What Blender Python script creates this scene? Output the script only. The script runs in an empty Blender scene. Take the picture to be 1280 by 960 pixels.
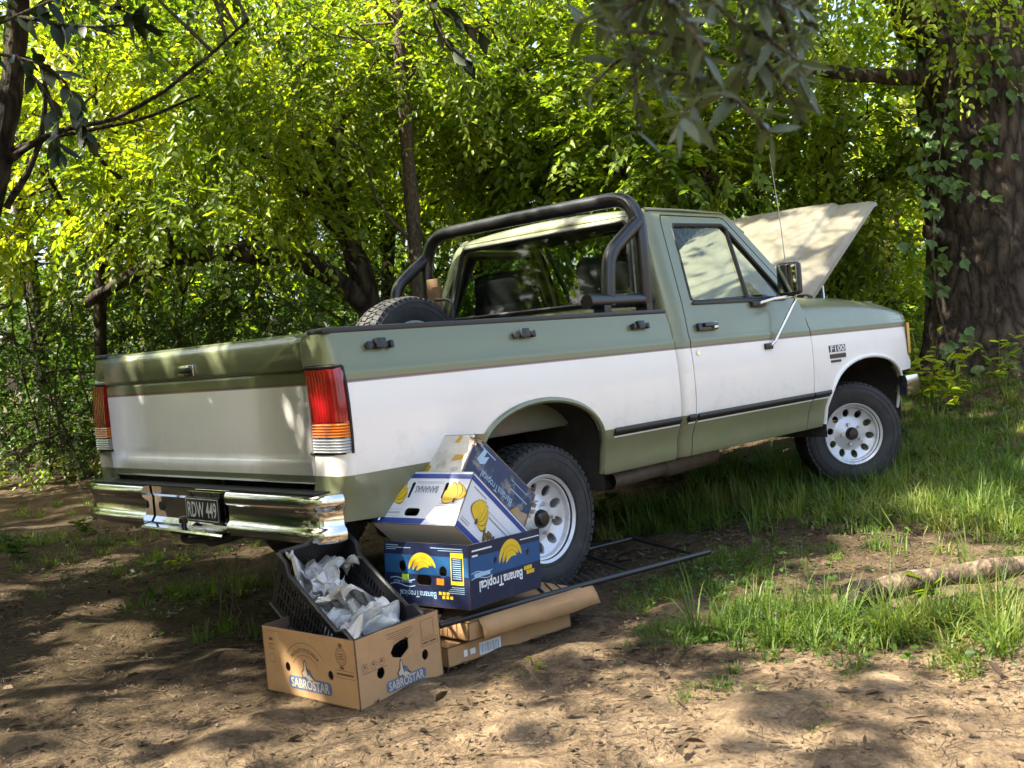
import bpy, bmesh, math, random
import numpy as np
from mathutils import Vector, Matrix

scene = bpy.context.scene
COL = scene.collection
rng = np.random.default_rng(7)
random.seed(7)

# ------------------------------------------------------------------ camera
CAM = np.array([-3.38683, -4.10967, 1.10444])
FPX = 1340.876            # focal length in pixels of the 1280 px wide photograph
YAW, PITCH, ROLL = math.radians(44.563), math.radians(-1.912), math.radians(-4.776)


def cam_axes():
    g = np.array([math.cos(YAW) * math.cos(PITCH), math.sin(YAW) * math.cos(PITCH), math.sin(PITCH)])
    r = np.cross(g, [0, 0, 1]); r /= np.linalg.norm(r)
    u = np.cross(r, g)
    return (math.cos(ROLL) * r + math.sin(ROLL) * u, -math.sin(ROLL) * r + math.cos(ROLL) * u, g)


CR, CU, CF = cam_axes()
cd = bpy.data.cameras.new('camera')
cam = bpy.data.objects.new('camera', cd)
COL.objects.link(cam)
cd.sensor_width = 36.0
cd.lens = FPX / 1280.0 * 36.0
cd.clip_start = 0.05
cd.clip_end = 600
cd.dof.use_dof = True
cd.dof.focus_distance = 5.4
cd.dof.aperture_fstop = 8.0
M = Matrix.Identity(4)
for i in range(3):
    M[i][0], M[i][1], M[i][2], M[i][3] = CR[i], CU[i], -CF[i], CAM[i]
cam.matrix_world = M
scene.camera = cam

# ------------------------------------------------------------------ world, sun, exposure
SUN_AZ, SUN_EL = math.radians(150), math.radians(52)
world = bpy.data.worlds.new('World')
scene.world = world
world.use_nodes = True
wn = world.node_tree
wn.nodes.clear()
sky = wn.nodes.new('ShaderNodeTexSky')
sky.sky_type = 'NISHITA'
sky.sun_disc = False
sky.sun_elevation = SUN_EL
sky.sun_rotation = math.pi / 2 - SUN_AZ
sky.air_density = 1.0
sky.dust_density = 6.0
bg = wn.nodes.new('ShaderNodeBackground')
bg.inputs['Strength'].default_value = 0.125
wo = wn.nodes.new('ShaderNodeOutputWorld')
wn.links.new(sky.outputs[0], bg.inputs[0])
wn.links.new(bg.outputs[0], wo.inputs[0])

sl = bpy.data.lights.new('sun', 'SUN')
sl.energy = 5.0
sl.angle = math.radians(0.53)
sl.color = (1.0, 0.93, 0.80)
sun = bpy.data.objects.new('sun', sl)
COL.objects.link(sun)
SDIR = Vector((math.cos(SUN_AZ) * math.cos(SUN_EL), math.sin(SUN_AZ) * math.cos(SUN_EL), math.sin(SUN_EL)))
sun.rotation_euler = SDIR.to_track_quat('Z', 'Y').to_euler()
sun.location = SDIR * 40

vs = scene.view_settings
vs.view_transform = 'Standard'
vs.look = 'None'
vs.exposure = 2.4
vs.gamma = 1.0
vs.use_curve_mapping = False
scene.cycles.max_bounces = 8
scene.cycles.diffuse_bounces = 3
scene.cycles.glossy_bounces = 3
scene.cycles.transmission_bounces = 4
scene.cycles.transparent_max_bounces = 8
scene.cycles.caustics_reflective = False
scene.cycles.caustics_refractive = False
scene.cycles.use_denoising = True
scene.cycles.sample_clamp_indirect = 6.0


# ------------------------------------------------------------------ placing helpers
def ray(px, py):
    return CR * ((px - 640) / FPX) - CU * ((py - 480) / FPX) + CF


def at(px, py, d):
    return CAM + ray(px, py) * d


def sstep(a, b, x):
    t = np.clip((x - a) / (b - a), 0, 1)
    return t * t * (3 - 2 * t)


def ground_z(x, y):
    x = np.asarray(x, float); y = np.asarray(y, float)
    z = 0.62 * sstep(2.4, 7.6, x) * sstep(9.0, 1.0, y) + 0.10 * sstep(7, 14, x)
    z = z + 0.35 * sstep(6, 16, y) * sstep(0, 10, x)
    z = z + 0.05 * sstep(0.5, 2.6, x) * sstep(-0.6, -1.8, y)
    near = np.exp(-((x + 1.0) ** 2 + (y + 1.0) ** 2) / 6.0)
    b = 0.020 * np.sin(x * 1.7 + 0.6 * y + 1.0) * np.cos(y * 1.3 - 0.4 * x) + 0.012 * np.sin(3.1 * x - 2.3 * y)
    for wx, wy, wz in ((0, -.82, .022), (0, .82, .022), (2.97, -.82, .028), (2.97, .82, .028)):
        z = z + wz * np.exp(-((x - wx) ** 2 + (y - wy) ** 2) / .10)
    return z + b * (1 - 0.85 * near)


def gnd(px, py):
    d = ray(px, py)
    t = 0.5
    for _ in range(4000):
        p = CAM + d * t
        if p[2] <= ground_z(p[0], p[1]):
            break
        t += 0.01
    return np.array([p[0], p[1], float(ground_z(p[0], p[1]))])


# ------------------------------------------------------------------ materials
def new_mat(name):
    m = bpy.data.materials.new(name)
    m.use_nodes = True
    nt = m.node_tree
    p = nt.nodes.get('Principled BSDF')
    return m, nt, p


def nd(nt, t, **kw):
    n = nt.nodes.new(t)
    for k, v in kw.items():
        setattr(n, k, v)
    return n


def pmat(name, col, rough=0.5, metal=0.0, coat=0.0, var=0.0, vscale=8.0, bump=0.0, bscale=60.0, spec=None, dirt=None, dscale=3.0, damt=0.5, dlo=0.5, dhi=0.7):
    m, nt, p = new_mat(name)
    p.inputs['Base Color'].default_value = (*col, 1)
    p.inputs['Roughness'].default_value = rough
    p.inputs['Metallic'].default_value = metal
    p.inputs['Coat Weight'].default_value = coat
    p.inputs['Coat Roughness'].default_value = 0.06
    if spec is not None:
        p.inputs['Specular IOR Level'].default_value = spec
    tc = nd(nt, 'ShaderNodeTexCoord')
    last = None
    if var > 0:
        nz = nd(nt, 'ShaderNodeTexNoise'); nz.inputs['Scale'].default_value = vscale; nz.inputs['Detail'].default_value = 5
        nt.links.new(tc.outputs['Object'], nz.inputs['Vector'])
        mx = nd(nt, 'ShaderNodeMix', data_type='RGBA')
        mx.inputs[6].default_value = (*[c * (1 - var) for c in col], 1)
        mx.inputs[7].default_value = (*[min(1, c * (1 + var)) for c in col], 1)
        nt.links.new(nz.outputs['Fac'], mx.inputs[0])
        last = mx.outputs[2]
    if dirt is not None:
        nz2 = nd(nt, 'ShaderNodeTexNoise'); nz2.inputs['Scale'].default_value = dscale; nz2.inputs['Detail'].default_value = 8; nz2.inputs['Roughness'].default_value = 0.7
        nt.links.new(tc.outputs['Object'], nz2.inputs['Vector'])
        mr = nd(nt, 'ShaderNodeMapRange'); mr.inputs[1].default_value = dlo; mr.inputs[2].default_value = dhi; mr.inputs[4].default_value = damt
        nt.links.new(nz2.outputs['Fac'], mr.inputs[0])
        mx2 = nd(nt, 'ShaderNodeMix', data_type='RGBA')
        nt.links.new(mr.outputs[0], mx2.inputs[0])
        if last is not None:
            nt.links.new(last, mx2.inputs[6])
        else:
            mx2.inputs[6].default_value = (*col, 1)
        mx2.inputs[7].default_value = (*dirt, 1)
        last = mx2.outputs[2]
    if last is not None:
        nt.links.new(last, p.inputs['Base Color'])
    if bump > 0:
        nb = nd(nt, 'ShaderNodeTexNoise'); nb.inputs['Scale'].default_value = bscale; nb.inputs['Detail'].default_value = 4
        nt.links.new(tc.outputs['Object'], nb.inputs['Vector'])
        bp = nd(nt, 'ShaderNodeBump'); bp.inputs['Strength'].default_value = bump; bp.inputs['Distance'].default_value = 0.01
        nt.links.new(nb.outputs['Fac'], bp.inputs['Height'])
        nt.links.new(bp.outputs[0], p.inputs['Normal'])
    return m


def paint_mat():
    """two-tone truck paint: sage green, white band, pin stripes; bands follow height on the body"""
    m, nt, p = new_mat('two_tone_paint')
    tc = nd(nt, 'ShaderNodeTexCoord')
    sep = nd(nt, 'ShaderNodeSeparateXYZ')
    nt.links.new(tc.outputs['Object'], sep.inputs[0])
    ramp = nd(nt, 'ShaderNodeValToRGB')
    ramp.color_ramp.interpolation = 'CONSTANT'
    mr = nd(nt, 'ShaderNodeMapRange'); mr.inputs[1].default_value = 0.4; mr.inputs[2].default_value = 1.4
    nt.links.new(sep.outputs[2], mr.inputs[0])
    nt.links.new(mr.outputs[0], ramp.inputs[0])
    green = (0.168, 0.185, 0.100, 1); white = (0.84, 0.82, 0.76, 1); mar = (0.17, 0.075, 0.06, 1); grey = (0.24, 0.23, 0.21, 1)
    el = ramp.color_ramp.elements
    el[0].position = 0.0; el[0].color = green
    el[1].position = 0.296; el[1].color = white
    for z, c in ((1.026, grey), (1.032, mar), (1.037, green)):
        e = el.new(z - 0.4); e.color = c
    nz = nd(nt, 'ShaderNodeTexNoise'); nz.inputs['Scale'].default_value = 2.5; nz.inputs['Detail'].default_value = 8; nz.inputs['Roughness'].default_value = 0.65
    nt.links.new(tc.outputs['Object'], nz.inputs['Vector'])
    dm = nd(nt, 'ShaderNodeMapRange'); dm.inputs[1].default_value = 0.45; dm.inputs[2].default_value = 0.75; dm.inputs[4].default_value = 0.08
    nt.links.new(nz.outputs['Fac'], dm.inputs[0])
    mx = nd(nt, 'ShaderNodeMix', data_type='RGBA'); mx.inputs[7].default_value = (0.33, 0.29, 0.22, 1)
    nt.links.new(dm.outputs[0], mx.inputs[0]); nt.links.new(ramp.outputs[0], mx.inputs[6])
    lowz = nd(nt, 'ShaderNodeMapRange'); lowz.inputs[1].default_value = 0.95; lowz.inputs[2].default_value = 0.50; lowz.inputs[3].default_value = 0.0; lowz.inputs[4].default_value = 0.30
    nt.links.new(sep.outputs[2], lowz.inputs[0])
    nz3 = nd(nt, 'ShaderNodeTexNoise'); nz3.inputs['Scale'].default_value = 9; nz3.inputs['Detail'].default_value = 10; nz3.inputs['Roughness'].default_value = 0.75
    nt.links.new(tc.outputs['Object'], nz3.inputs['Vector'])
    spl = nd(nt, 'ShaderNodeMath', operation='ADD'); nt.links.new(lowz.outputs[0], spl.inputs[0]); nt.links.new(nz3.outputs['Fac'], spl.inputs[1])
    spm = nd(nt, 'ShaderNodeMapRange'); spm.inputs[1].default_value = 0.62; spm.inputs[2].default_value = 0.92; spm.inputs[4].default_value = 0.26
    nt.links.new(spl.outputs[0], spm.inputs[0])
    mud = nd(nt, 'ShaderNodeMix', data_type='RGBA'); mud.inputs[7].default_value = (0.27, 0.22, 0.16, 1)
    nt.links.new(spm.outputs[0], mud.inputs[0]); nt.links.new(mx.outputs[2], mud.inputs[6])
    nt.links.new(mud.outputs[2], p.inputs['Base Color'])
    isg = nd(nt, 'ShaderNodeMath', operation='GREATER_THAN'); isg.inputs[1].default_value = 1.037
    nt.links.new(sep.outputs[2], isg.inputs[0])
    mm = nd(nt, 'ShaderNodeMath', operation='MULTIPLY'); mm.inputs[1].default_value = 0.35
    nt.links.new(isg.outputs[0], mm.inputs[0]); nt.links.new(mm.outputs[0], p.inputs['Metallic'])
    rr = nd(nt, 'ShaderNodeMapRange'); rr.inputs[1].default_value = 0.3; rr.inputs[2].default_value = 0.8; rr.inputs[3].default_value = 0.28; rr.inputs[4].default_value = 0.5
    nt.links.new(nz.outputs['Fac'], rr.inputs[0]); nt.links.new(rr.outputs[0], p.inputs['Roughness'])
    p.inputs['Coat Weight'].default_value = 0.40
    p.inputs['Coat Roughness'].default_value = 0.08
    nb = nd(nt, 'ShaderNodeTexNoise'); nb.inputs['Scale'].default_value = 5.0; nb.inputs['Detail'].default_value = 2
    nt.links.new(tc.outputs['Object'], nb.inputs['Vector'])
    bp = nd(nt, 'ShaderNodeBump'); bp.inputs['Strength'].default_value = 0.12; bp.inputs['Distance'].default_value = 0.03
    nt.links.new(nb.outputs['Fac'], bp.inputs['Height']); nt.links.new(bp.outputs[0], p.inputs['Normal'])
    return m


def leaf_mat(name, cols, trans, tcol, rough=0.45):
    """cols: list of base colours picked per leaf; trans: share of light let through"""
    m, nt, p = new_mat(name)
    geo = nd(nt, 'ShaderNodeNewGeometry')
    ramp = nd(nt, 'ShaderNodeValToRGB')
    el = ramp.color_ramp.elements
    el[0].color = (*cols[0], 1); el[1].color = (*cols[-1], 1)
    for i, c in enumerate(cols[1:-1]):
        e = el.new((i + 1) / (len(cols) - 1)); e.color = (*c, 1)
    tcl = nd(nt, 'ShaderNodeTexCoord')
    cn_ = nd(nt, 'ShaderNodeTexNoise'); cn_.inputs['Scale'].default_value = 1.3; cn_.inputs['Detail'].default_value = 2
    nt.links.new(tcl.outputs['Object'], cn_.inputs['Vector'])
    st_ = nd(nt, 'ShaderNodeMapRange'); st_.inputs[1].default_value = 0.32; st_.inputs[2].default_value = 0.68; st_.inputs[3].default_value = -0.25; st_.inputs[4].default_value = 0.6
    nt.links.new(cn_.outputs['Fac'], st_.inputs[0])
    ad_ = nd(nt, 'ShaderNodeMath', operation='MULTIPLY_ADD'); ad_.inputs[1].default_value = 0.62
    nt.links.new(geo.outputs['Random Per Island'], ad_.inputs[0]); nt.links.new(st_.outputs[0], ad_.inputs[2])
    nt.links.new(ad_.outputs[0], ramp.inputs[0])
    nt.links.new(ramp.outputs[0], p.inputs['Base Color'])
    p.inputs['Roughness'].default_value = rough
    p.inputs['Specular IOR Level'].default_value = 0.35
    tr = nd(nt, 'ShaderNodeBsdfTranslucent')
    mxc = nd(nt, 'ShaderNodeMix', data_type='RGBA', blend_type='MULTIPLY'); mxc.inputs[0].default_value = 1.0
    mxc.inputs[7].default_value = (*tcol, 1)
    nt.links.new(ramp.outputs[0], mxc.inputs[6])
    nt.links.new(mxc.outputs[2], tr.inputs[0])
    ms = nd(nt, 'ShaderNodeMixShader'); ms.inputs[0].default_value = trans
    nt.links.new(p.outputs[0], ms.inputs[1]); nt.links.new(tr.outputs[0], ms.inputs[2])
    out = nt.nodes.get('Material Output')
    nt.links.new(ms.outputs[0], out.inputs[0])
    return m


def glass_mat(name, tint=(0.75, 0.82, 0.78), ior=1.5):
    m, nt, p = new_mat(name)
    t = nd(nt, 'ShaderNodeBsdfTransparent'); t.inputs[0].default_value = (*tint, 1)
    g = nd(nt, 'ShaderNodeBsdfGlossy'); g.inputs['Roughness'].default_value = 0.03; g.inputs[0].default_value = (0.9, 0.9, 0.9, 1)
    lw = nd(nt, 'ShaderNodeLayerWeight'); lw.inputs[0].default_value = 0.5
    pw = nd(nt, 'ShaderNodeMath', operation='POWER'); pw.inputs[1].default_value = 4.0
    nt.links.new(lw.outputs['Facing'], pw.inputs[0])
    fr = nd(nt, 'ShaderNodeMath', operation='MULTIPLY_ADD'); fr.inputs[1].default_value = 0.75; fr.inputs[2].default_value = 0.030
    nt.links.new(pw.outputs[0], fr.inputs[0])
    ms = nd(nt, 'ShaderNodeMixShader')
    nt.links.new(fr.outputs[0], ms.inputs[0]); nt.links.new(t.outputs[0], ms.inputs[1]); nt.links.new(g.outputs[0], ms.inputs[2])
    nt.links.new(ms.outputs[0], nt.nodes.get('Material Output').inputs[0])
    nt.nodes.remove(p)
    return m


def bark_mat(name, c1, c2, scale=9.0, bump=0.8, stretch=0.22):
    m, nt, p = new_mat(name)
    tc = nd(nt, 'ShaderNodeTexCoord')
    mp = nd(nt, 'ShaderNodeMapping'); mp.inputs['Scale'].default_value = (1, 1, stretch)
    nt.links.new(tc.outputs['Object'], mp.inputs[0])
    vo = nd(nt, 'ShaderNodeTexVoronoi', feature='DISTANCE_TO_EDGE'); vo.inputs['Scale'].default_value = scale
    nzw = nd(nt, 'ShaderNodeTexNoise'); nzw.inputs['Scale'].default_value = scale * 0.6; nzw.inputs['Detail'].default_value = 4
    nt.links.new(mp.outputs[0], nzw.inputs['Vector'])
    add = nd(nt, 'ShaderNodeVectorMath', operation='MULTIPLY_ADD'); add.inputs[1].default_value = (0.25, 0.25, 0.25)
    nt.links.new(nzw.outputs['Color'], add.inputs[0]); nt.links.new(mp.outputs[0], add.inputs[2])
    nt.links.new(add.outputs[0], vo.inputs['Vector'])
    nz = nd(nt, 'ShaderNodeTexNoise'); nz.inputs['Scale'].default_value = scale * 2.2; nz.inputs['Detail'].default_value = 8; nz.inputs['Roughness'].default_value = 0.7
    nt.links.new(mp.outputs[0], nz.inputs['Vector'])
    ml = nd(nt, 'ShaderNodeMath', operation='MULTIPLY'); ml.inputs[1].default_value = 2.0
    nt.links.new(vo.outputs[0], ml.inputs[0])
    ad = nd(nt, 'ShaderNodeMath', operation='ADD'); nt.links.new(ml.outputs[0], ad.inputs[0]); nt.links.new(nz.outputs['Fac'], ad.inputs[1])
    mr = nd(nt, 'ShaderNodeMapRange'); mr.inputs[1].default_value = 0.4; mr.inputs[2].default_value = 1.3
    nt.links.new(ad.outputs[0], mr.inputs[0])
    mx = nd(nt, 'ShaderNodeMix', data_type='RGBA'); mx.inputs[6].default_value = (*c1, 1); mx.inputs[7].default_value = (*c2, 1)
    nt.links.new(mr.outputs[0], mx.inputs[0]); nt.links.new(mx.outputs[2], p.inputs['Base Color'])
    p.inputs['Roughness'].default_value = 0.9
    p.inputs['Specular IOR Level'].default_value = 0.2
    bp = nd(nt, 'ShaderNodeBump'); bp.inputs['Strength'].default_value = bump; bp.inputs['Distance'].default_value = 0.04
    nt.links.new(ad.outputs[0], bp.inputs['Height']); nt.links.new(bp.outputs[0], p.inputs['Normal'])
    return m


def ground_mat():
    m, nt, p = new_mat('dry_earth')
    tc = nd(nt, 'ShaderNodeTexCoord')

    def noise(s, d=6, r=0.6, dist=0.0):
        n = nd(nt, 'ShaderNodeTexNoise'); n.inputs['Scale'].default_value = s; n.inputs['Detail'].default_value = d
        n.inputs['Roughness'].default_value = r; n.inputs['Distortion'].default_value = dist
        nt.links.new(tc.outputs['Object'], n.inputs['Vector']); return n
    a, b, c = noise(1.1, 6, 0.65, 0.4), noise(9, 8, 0.7, 0.8), noise(70, 6, 0.7)
    r1 = nd(nt, 'ShaderNodeValToRGB'); e = r1.color_ramp.elements
    e[0].position = 0.36; e[0].color = (0.036, 0.025, 0.014, 1); e[1].position = 0.64; e[1].color = (0.44, 0.325, 0.205, 1)
    x = e.new(0.5); x.color = (0.29, 0.208, 0.128, 1)
    sm = nd(nt, 'ShaderNodeMix', data_type='FLOAT'); sm.inputs[0].default_value = 0.5
    nt.links.new(a.outputs['Fac'], sm.inputs[2]); nt.links.new(b.outputs['Fac'], sm.inputs[3])
    nt.links.new(sm.outputs[0], r1.inputs[0])
    # pale sandy track and dark leaf mould, with tree shade put into the colour
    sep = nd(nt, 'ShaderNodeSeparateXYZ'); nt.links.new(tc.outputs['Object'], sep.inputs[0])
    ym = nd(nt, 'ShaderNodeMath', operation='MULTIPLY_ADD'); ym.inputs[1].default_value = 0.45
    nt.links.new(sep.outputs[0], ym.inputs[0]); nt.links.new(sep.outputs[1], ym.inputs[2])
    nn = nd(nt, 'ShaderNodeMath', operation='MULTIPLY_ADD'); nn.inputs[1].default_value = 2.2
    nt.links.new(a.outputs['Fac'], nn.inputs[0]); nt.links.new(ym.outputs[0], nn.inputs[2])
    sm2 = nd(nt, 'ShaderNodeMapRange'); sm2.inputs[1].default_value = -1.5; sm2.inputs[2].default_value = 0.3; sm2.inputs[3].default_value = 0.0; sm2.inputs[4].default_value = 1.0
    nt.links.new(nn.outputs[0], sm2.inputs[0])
    hum_shade = nd(nt, 'ShaderNodeMix', data_type='RGBA', blend_type='MULTIPLY'); hum_shade.inputs[7].default_value = (0.25, 0.25, 0.22, 1)
    nt.links.new(sm2.outputs[0], hum_shade.inputs[0]); nt.links.new(r1.outputs[0], hum_shade.inputs[6])
    r2 = nd(nt, 'ShaderNodeValToRGB'); e = r2.color_ramp.elements
    e[0].position = 0.30; e[0].color = (0.55, 0.52, 0.48, 1); e[1].position = 0.70; e[1].color = (1.3, 1.28, 1.22, 1)
    nt.links.new(c.outputs['Fac'], r2.inputs[0])
    mx = nd(nt, 'ShaderNodeMix', data_type='RGBA', blend_type='MULTIPLY'); mx.inputs[0].default_value = 1
    nt.links.new(hum_shade.outputs[2], mx.inputs[6]); nt.links.new(r2.outputs[0], mx.inputs[7])
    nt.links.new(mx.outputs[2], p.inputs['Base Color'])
    p.inputs['Roughness'].default_value = 0.95
    p.inputs['Specular IOR Level'].default_value = 0.15
    h = nd(nt, 'ShaderNodeMath', operation='MULTIPLY_ADD'); h.inputs[1].default_value = 0.35
    nt.links.new(c.outputs['Fac'], h.inputs[0]); nt.links.new(b.outputs['Fac'], h.inputs[2])
    bp = nd(nt, 'ShaderNodeBump'); bp.inputs['Strength'].default_value = 1.0; bp.inputs['Distance'].default_value = 0.05
    nt.links.new(h.outputs[0], bp.inputs['Height']); nt.links.new(bp.outputs[0], p.inputs['Normal'])
    return m


MT = dict(
    paint=paint_mat(),
    green=pmat('green_paint', (0.168, 0.185, 0.100), 0.36, 0.35, 0.55, dirt=(0.30, 0.27, 0.20), dscale=4, damt=0.25, dlo=0.45, dhi=0.75),
    tan_hood=pmat('tan_hood_paint', (0.165, 0.152, 0.110), 0.42, 0.25, 0.35, dirt=(0.38, 0.34, 0.26), dscale=3, damt=0.35, dlo=0.4, dhi=0.75),  # tan base colour where the rest of the body is sage green
    white_trim=pmat('white_line', (0.75, 0.75, 0.72), 0.5),
    chrome=pmat('chrome', (0.78, 0.77, 0.74), 0.10, 1.0, bump=0.10, bscale=9, dirt=(0.20, 0.16, 0.12), dscale=7, damt=0.45, dlo=0.58, dhi=0.75),
    steel=pmat('bare_steel', (0.55, 0.55, 0.54), 0.35, 0.9),
    black=pmat('black_plastic', (0.014, 0.014, 0.015), 0.42, bump=0.05, bscale=200),
    black_gloss=pmat('black_enamel', (0.008, 0.008, 0.009), 0.32, 0.0, 0.2, dirt=(0.04, 0.036, 0.03), dscale=12, damt=0.12),
    rubber=pmat('tyre_rubber', (0.022, 0.022, 0.022), 0.72, var=0.3, vscale=20, bump=0.15, bscale=120, dirt=(0.11, 0.09, 0.07), dscale=9, damt=0.45, dlo=0.5, dhi=0.8),
    seal=pmat('rubber_seal', (0.012, 0.012, 0.012), 0.6),
    rim=pmat('wheel_paint', (0.66, 0.67, 0.68), 0.32, 0.25, 0.3, dirt=(0.25, 0.21, 0.16), dscale=14, damt=0.4, dlo=0.52, dhi=0.75),
    red=pmat('red_lens', (0.25, 0.004, 0.007), 0.12, 0, 0.6),
    amber=pmat('amber_lens', (0.62, 0.16, 0.015), 0.12, 0, 0.6),
    clear=pmat('clear_lens', (0.42, 0.43, 0.43), 0.12, 0.3, 0.6),
    yellow_lens=pmat('yellowed_lens', (0.62, 0.40, 0.06), 0.15, 0, 0.6),
    glass=glass_mat('window_glass'),
    chassis=pmat('dark_chassis', (0.022, 0.020, 0.018), 0.85, var=0.4, bump=0.3, bscale=30, dirt=(0.09, 0.07, 0.05), dscale=6, damt=0.5),
    cloth=pmat('seat_cloth', (0.008, 0.008, 0.009), 0.95, bump=0.2, bscale=150, spec=0.1),
    bedliner=pmat('bed_paint', (0.09, 0.11, 0.085), 0.6, dirt=(0.16, 0.12, 0.09), dscale=5, damt=0.7),
    exhaust=pmat('rusty_pipe', (0.11, 0.088, 0.072), 0.65, 0.5, var=0.4, vscale=15, dirt=(0.13, 0.06, 0.03), dscale=12, damt=0.7),
    plate=pmat('plate_black', (0.02, 0.02, 0.022), 0.35),
    plate_white=pmat('plate_white', (0.72, 0.72, 0.70), 0.4),
    mirror=pmat('mirror_glass', (0.55, 0.57, 0.58), 0.02, 1.0),
    card=pmat('cardboard', (0.42, 0.245, 0.11), 0.85, var=0.13, vscale=9, bump=0.12, bscale=45, dirt=(0.24, 0.145, 0.08), dscale=5, damt=0.45, dlo=0.5, dhi=0.72),
    card2=pmat('pale_cardboard', (0.40, 0.225, 0.095), 0.85, var=0.16, vscale=7, bump=0.12, bscale=45, dirt=(0.22, 0.14, 0.08), dscale=6, damt=0.5, dlo=0.5, dhi=0.72),
    ink=pmat('brown_ink', (0.12, 0.065, 0.035), 0.8),
    ink_blue=pmat('slate_blue_ink', (0.075, 0.125, 0.21), 0.75),
    ink_tan=pmat('tan_ink', (0.50, 0.40, 0.29), 0.8),
    navy=pmat('navy_print', (0.006, 0.011, 0.045), 0.5, 0, 0.0, var=0.2, vscale=6, dirt=(0.10, 0.11, 0.14), dscale=10, damt=0.3, dlo=0.55, dhi=0.75),
    sky_blue=pmat('sky_blue_print', (0.010, 0.075, 0.20), 0.5, 0, 0.0, var=0.25, vscale=12),
    blue=pmat('royal_blue_print', (0.025, 0.06, 0.26), 0.45, var=0.15, vscale=8),
    yellow=pmat('yellow_print', (0.75, 0.50, 0.02), 0.5, var=0.2, vscale=30),
    yellow_dk=pmat('dark_yellow_print', (0.42, 0.25, 0.015), 0.5),
    white_card=pmat('white_card', (0.72, 0.73, 0.76), 0.55, var=0.05, bump=0.06, bscale=30, dirt=(0.42, 0.36, 0.28), dscale=5, damt=0.25, dlo=0.55, dhi=0.75),
    white_ink=pmat('white_ink', (0.78, 0.79, 0.80), 0.5),
    light_ink=pmat('light_blue_ink', (0.35, 0.52, 0.68), 0.5),
    grey_ink=pmat('grey_ink', (0.22, 0.23, 0.27), 0.6),
    lime=pmat('lime_sticker', (0.40, 0.62, 0.04), 0.5),
    orange=pmat('orange_sticker', (0.85, 0.26, 0.02), 0.5),
    worn=pmat('worn_blue_print', (0.022, 0.042, 0.10), 0.5, var=0.3, vscale=12, bump=0.25, bscale=25, dirt=(0.40, 0.37, 0.32), dscale=9, damt=0.75, dlo=0.54, dhi=0.66),
    worn_pale=pmat('worn_pale_card', (0.55, 0.52, 0.44), 0.6, var=0.25, vscale=18, bump=0.25, bscale=25, dirt=(0.25, 0.20, 0.14), dscale=12, damt=0.7, dlo=0.55, dhi=0.7),
    torn=pmat('torn_card', (0.36, 0.26, 0.17), 0.9, var=0.3, vscale=40),
    label=pmat('white_label', (0.72, 0.72, 0.70), 0.6),
    dark_print=pmat('dark_print', (0.03, 0.03, 0.035), 0.6),
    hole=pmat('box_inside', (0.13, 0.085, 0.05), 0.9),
    paper=None,
    wood=bark_mat('weathered_wood', (0.07, 0.048, 0.030), (0.25, 0.185, 0.12), 16, 0.5, 0.3),
    bark=bark_mat('bark', (0.010, 0.008, 0.006), (0.085, 0.069, 0.048), 8, 1.0, 0.40),
    bark_thin=bark_mat('thin_bark', (0.035, 0.028, 0.019), (0.15, 0.122, 0.082), 30, 0.5, 0.3),
    board=pmat('sawn_board', (0.16, 0.095, 0.042), 0.8, var=0.2, vscale=12),
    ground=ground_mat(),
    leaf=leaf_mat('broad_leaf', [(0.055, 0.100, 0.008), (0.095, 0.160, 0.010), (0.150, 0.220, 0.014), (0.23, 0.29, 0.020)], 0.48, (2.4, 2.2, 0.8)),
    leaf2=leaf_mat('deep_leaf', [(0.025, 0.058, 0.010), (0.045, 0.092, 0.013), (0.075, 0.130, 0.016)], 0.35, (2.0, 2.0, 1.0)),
    leaf_y=leaf_mat('yellow_leaf', [(0.15, 0.20, 0.010), (0.22, 0.28, 0.014), (0.32, 0.36, 0.020)], 0.52, (2.1, 1.9, 0.7)),
    leaf_canopy=leaf_mat('canopy_leaf', [(0.03, 0.065, 0.010), (0.055, 0.10, 0.014)], 0.25, (1.6, 1.6, 1.0)),
    leaf_olive=leaf_mat('olive_leaf', [(0.055, 0.074, 0.036), (0.085, 0.108, 0.056), (0.125, 0.145, 0.055)], 0.25, (1.5, 1.6, 0.8), 0.35),
    leaf_dark=leaf_mat('silhouette_leaf', [(0.010, 0.018, 0.006), (0.016, 0.028, 0.008), (0.024, 0.040, 0.010)], 0.15, (1.5, 1.6, 0.8), 0.4),  # dark silhouettes against the light put into the leaf colour
    ivy=leaf_mat('ivy_leaf', [(0.035, 0.075, 0.014), (0.06, 0.115, 0.02), (0.09, 0.15, 0.03)], 0.3, (1.8, 1.9, 1.0)),
    grass=leaf_mat('grass_blade', [(0.040, 0.080, 0.010), (0.075, 0.130, 0.016), (0.115, 0.170, 0.022), (0.20, 0.20, 0.055)], 0.38, (1.8, 1.8, 0.9), 0.5),
    litter=leaf_mat('dry_leaf', [(0.035, 0.022, 0.012), (0.065, 0.042, 0.022), (0.10, 0.068, 0.036), (0.15, 0.105, 0.058)], 0.1, (1, 1, 1), 0.8),
    twig=pmat('dry_twig', (0.11, 0.078, 0.048), 0.9, var=0.4, vscale=20),
    stone=pmat('pebble', (0.11, 0.08, 0.052), 0.9, var=0.3, vscale=10),
)


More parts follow.
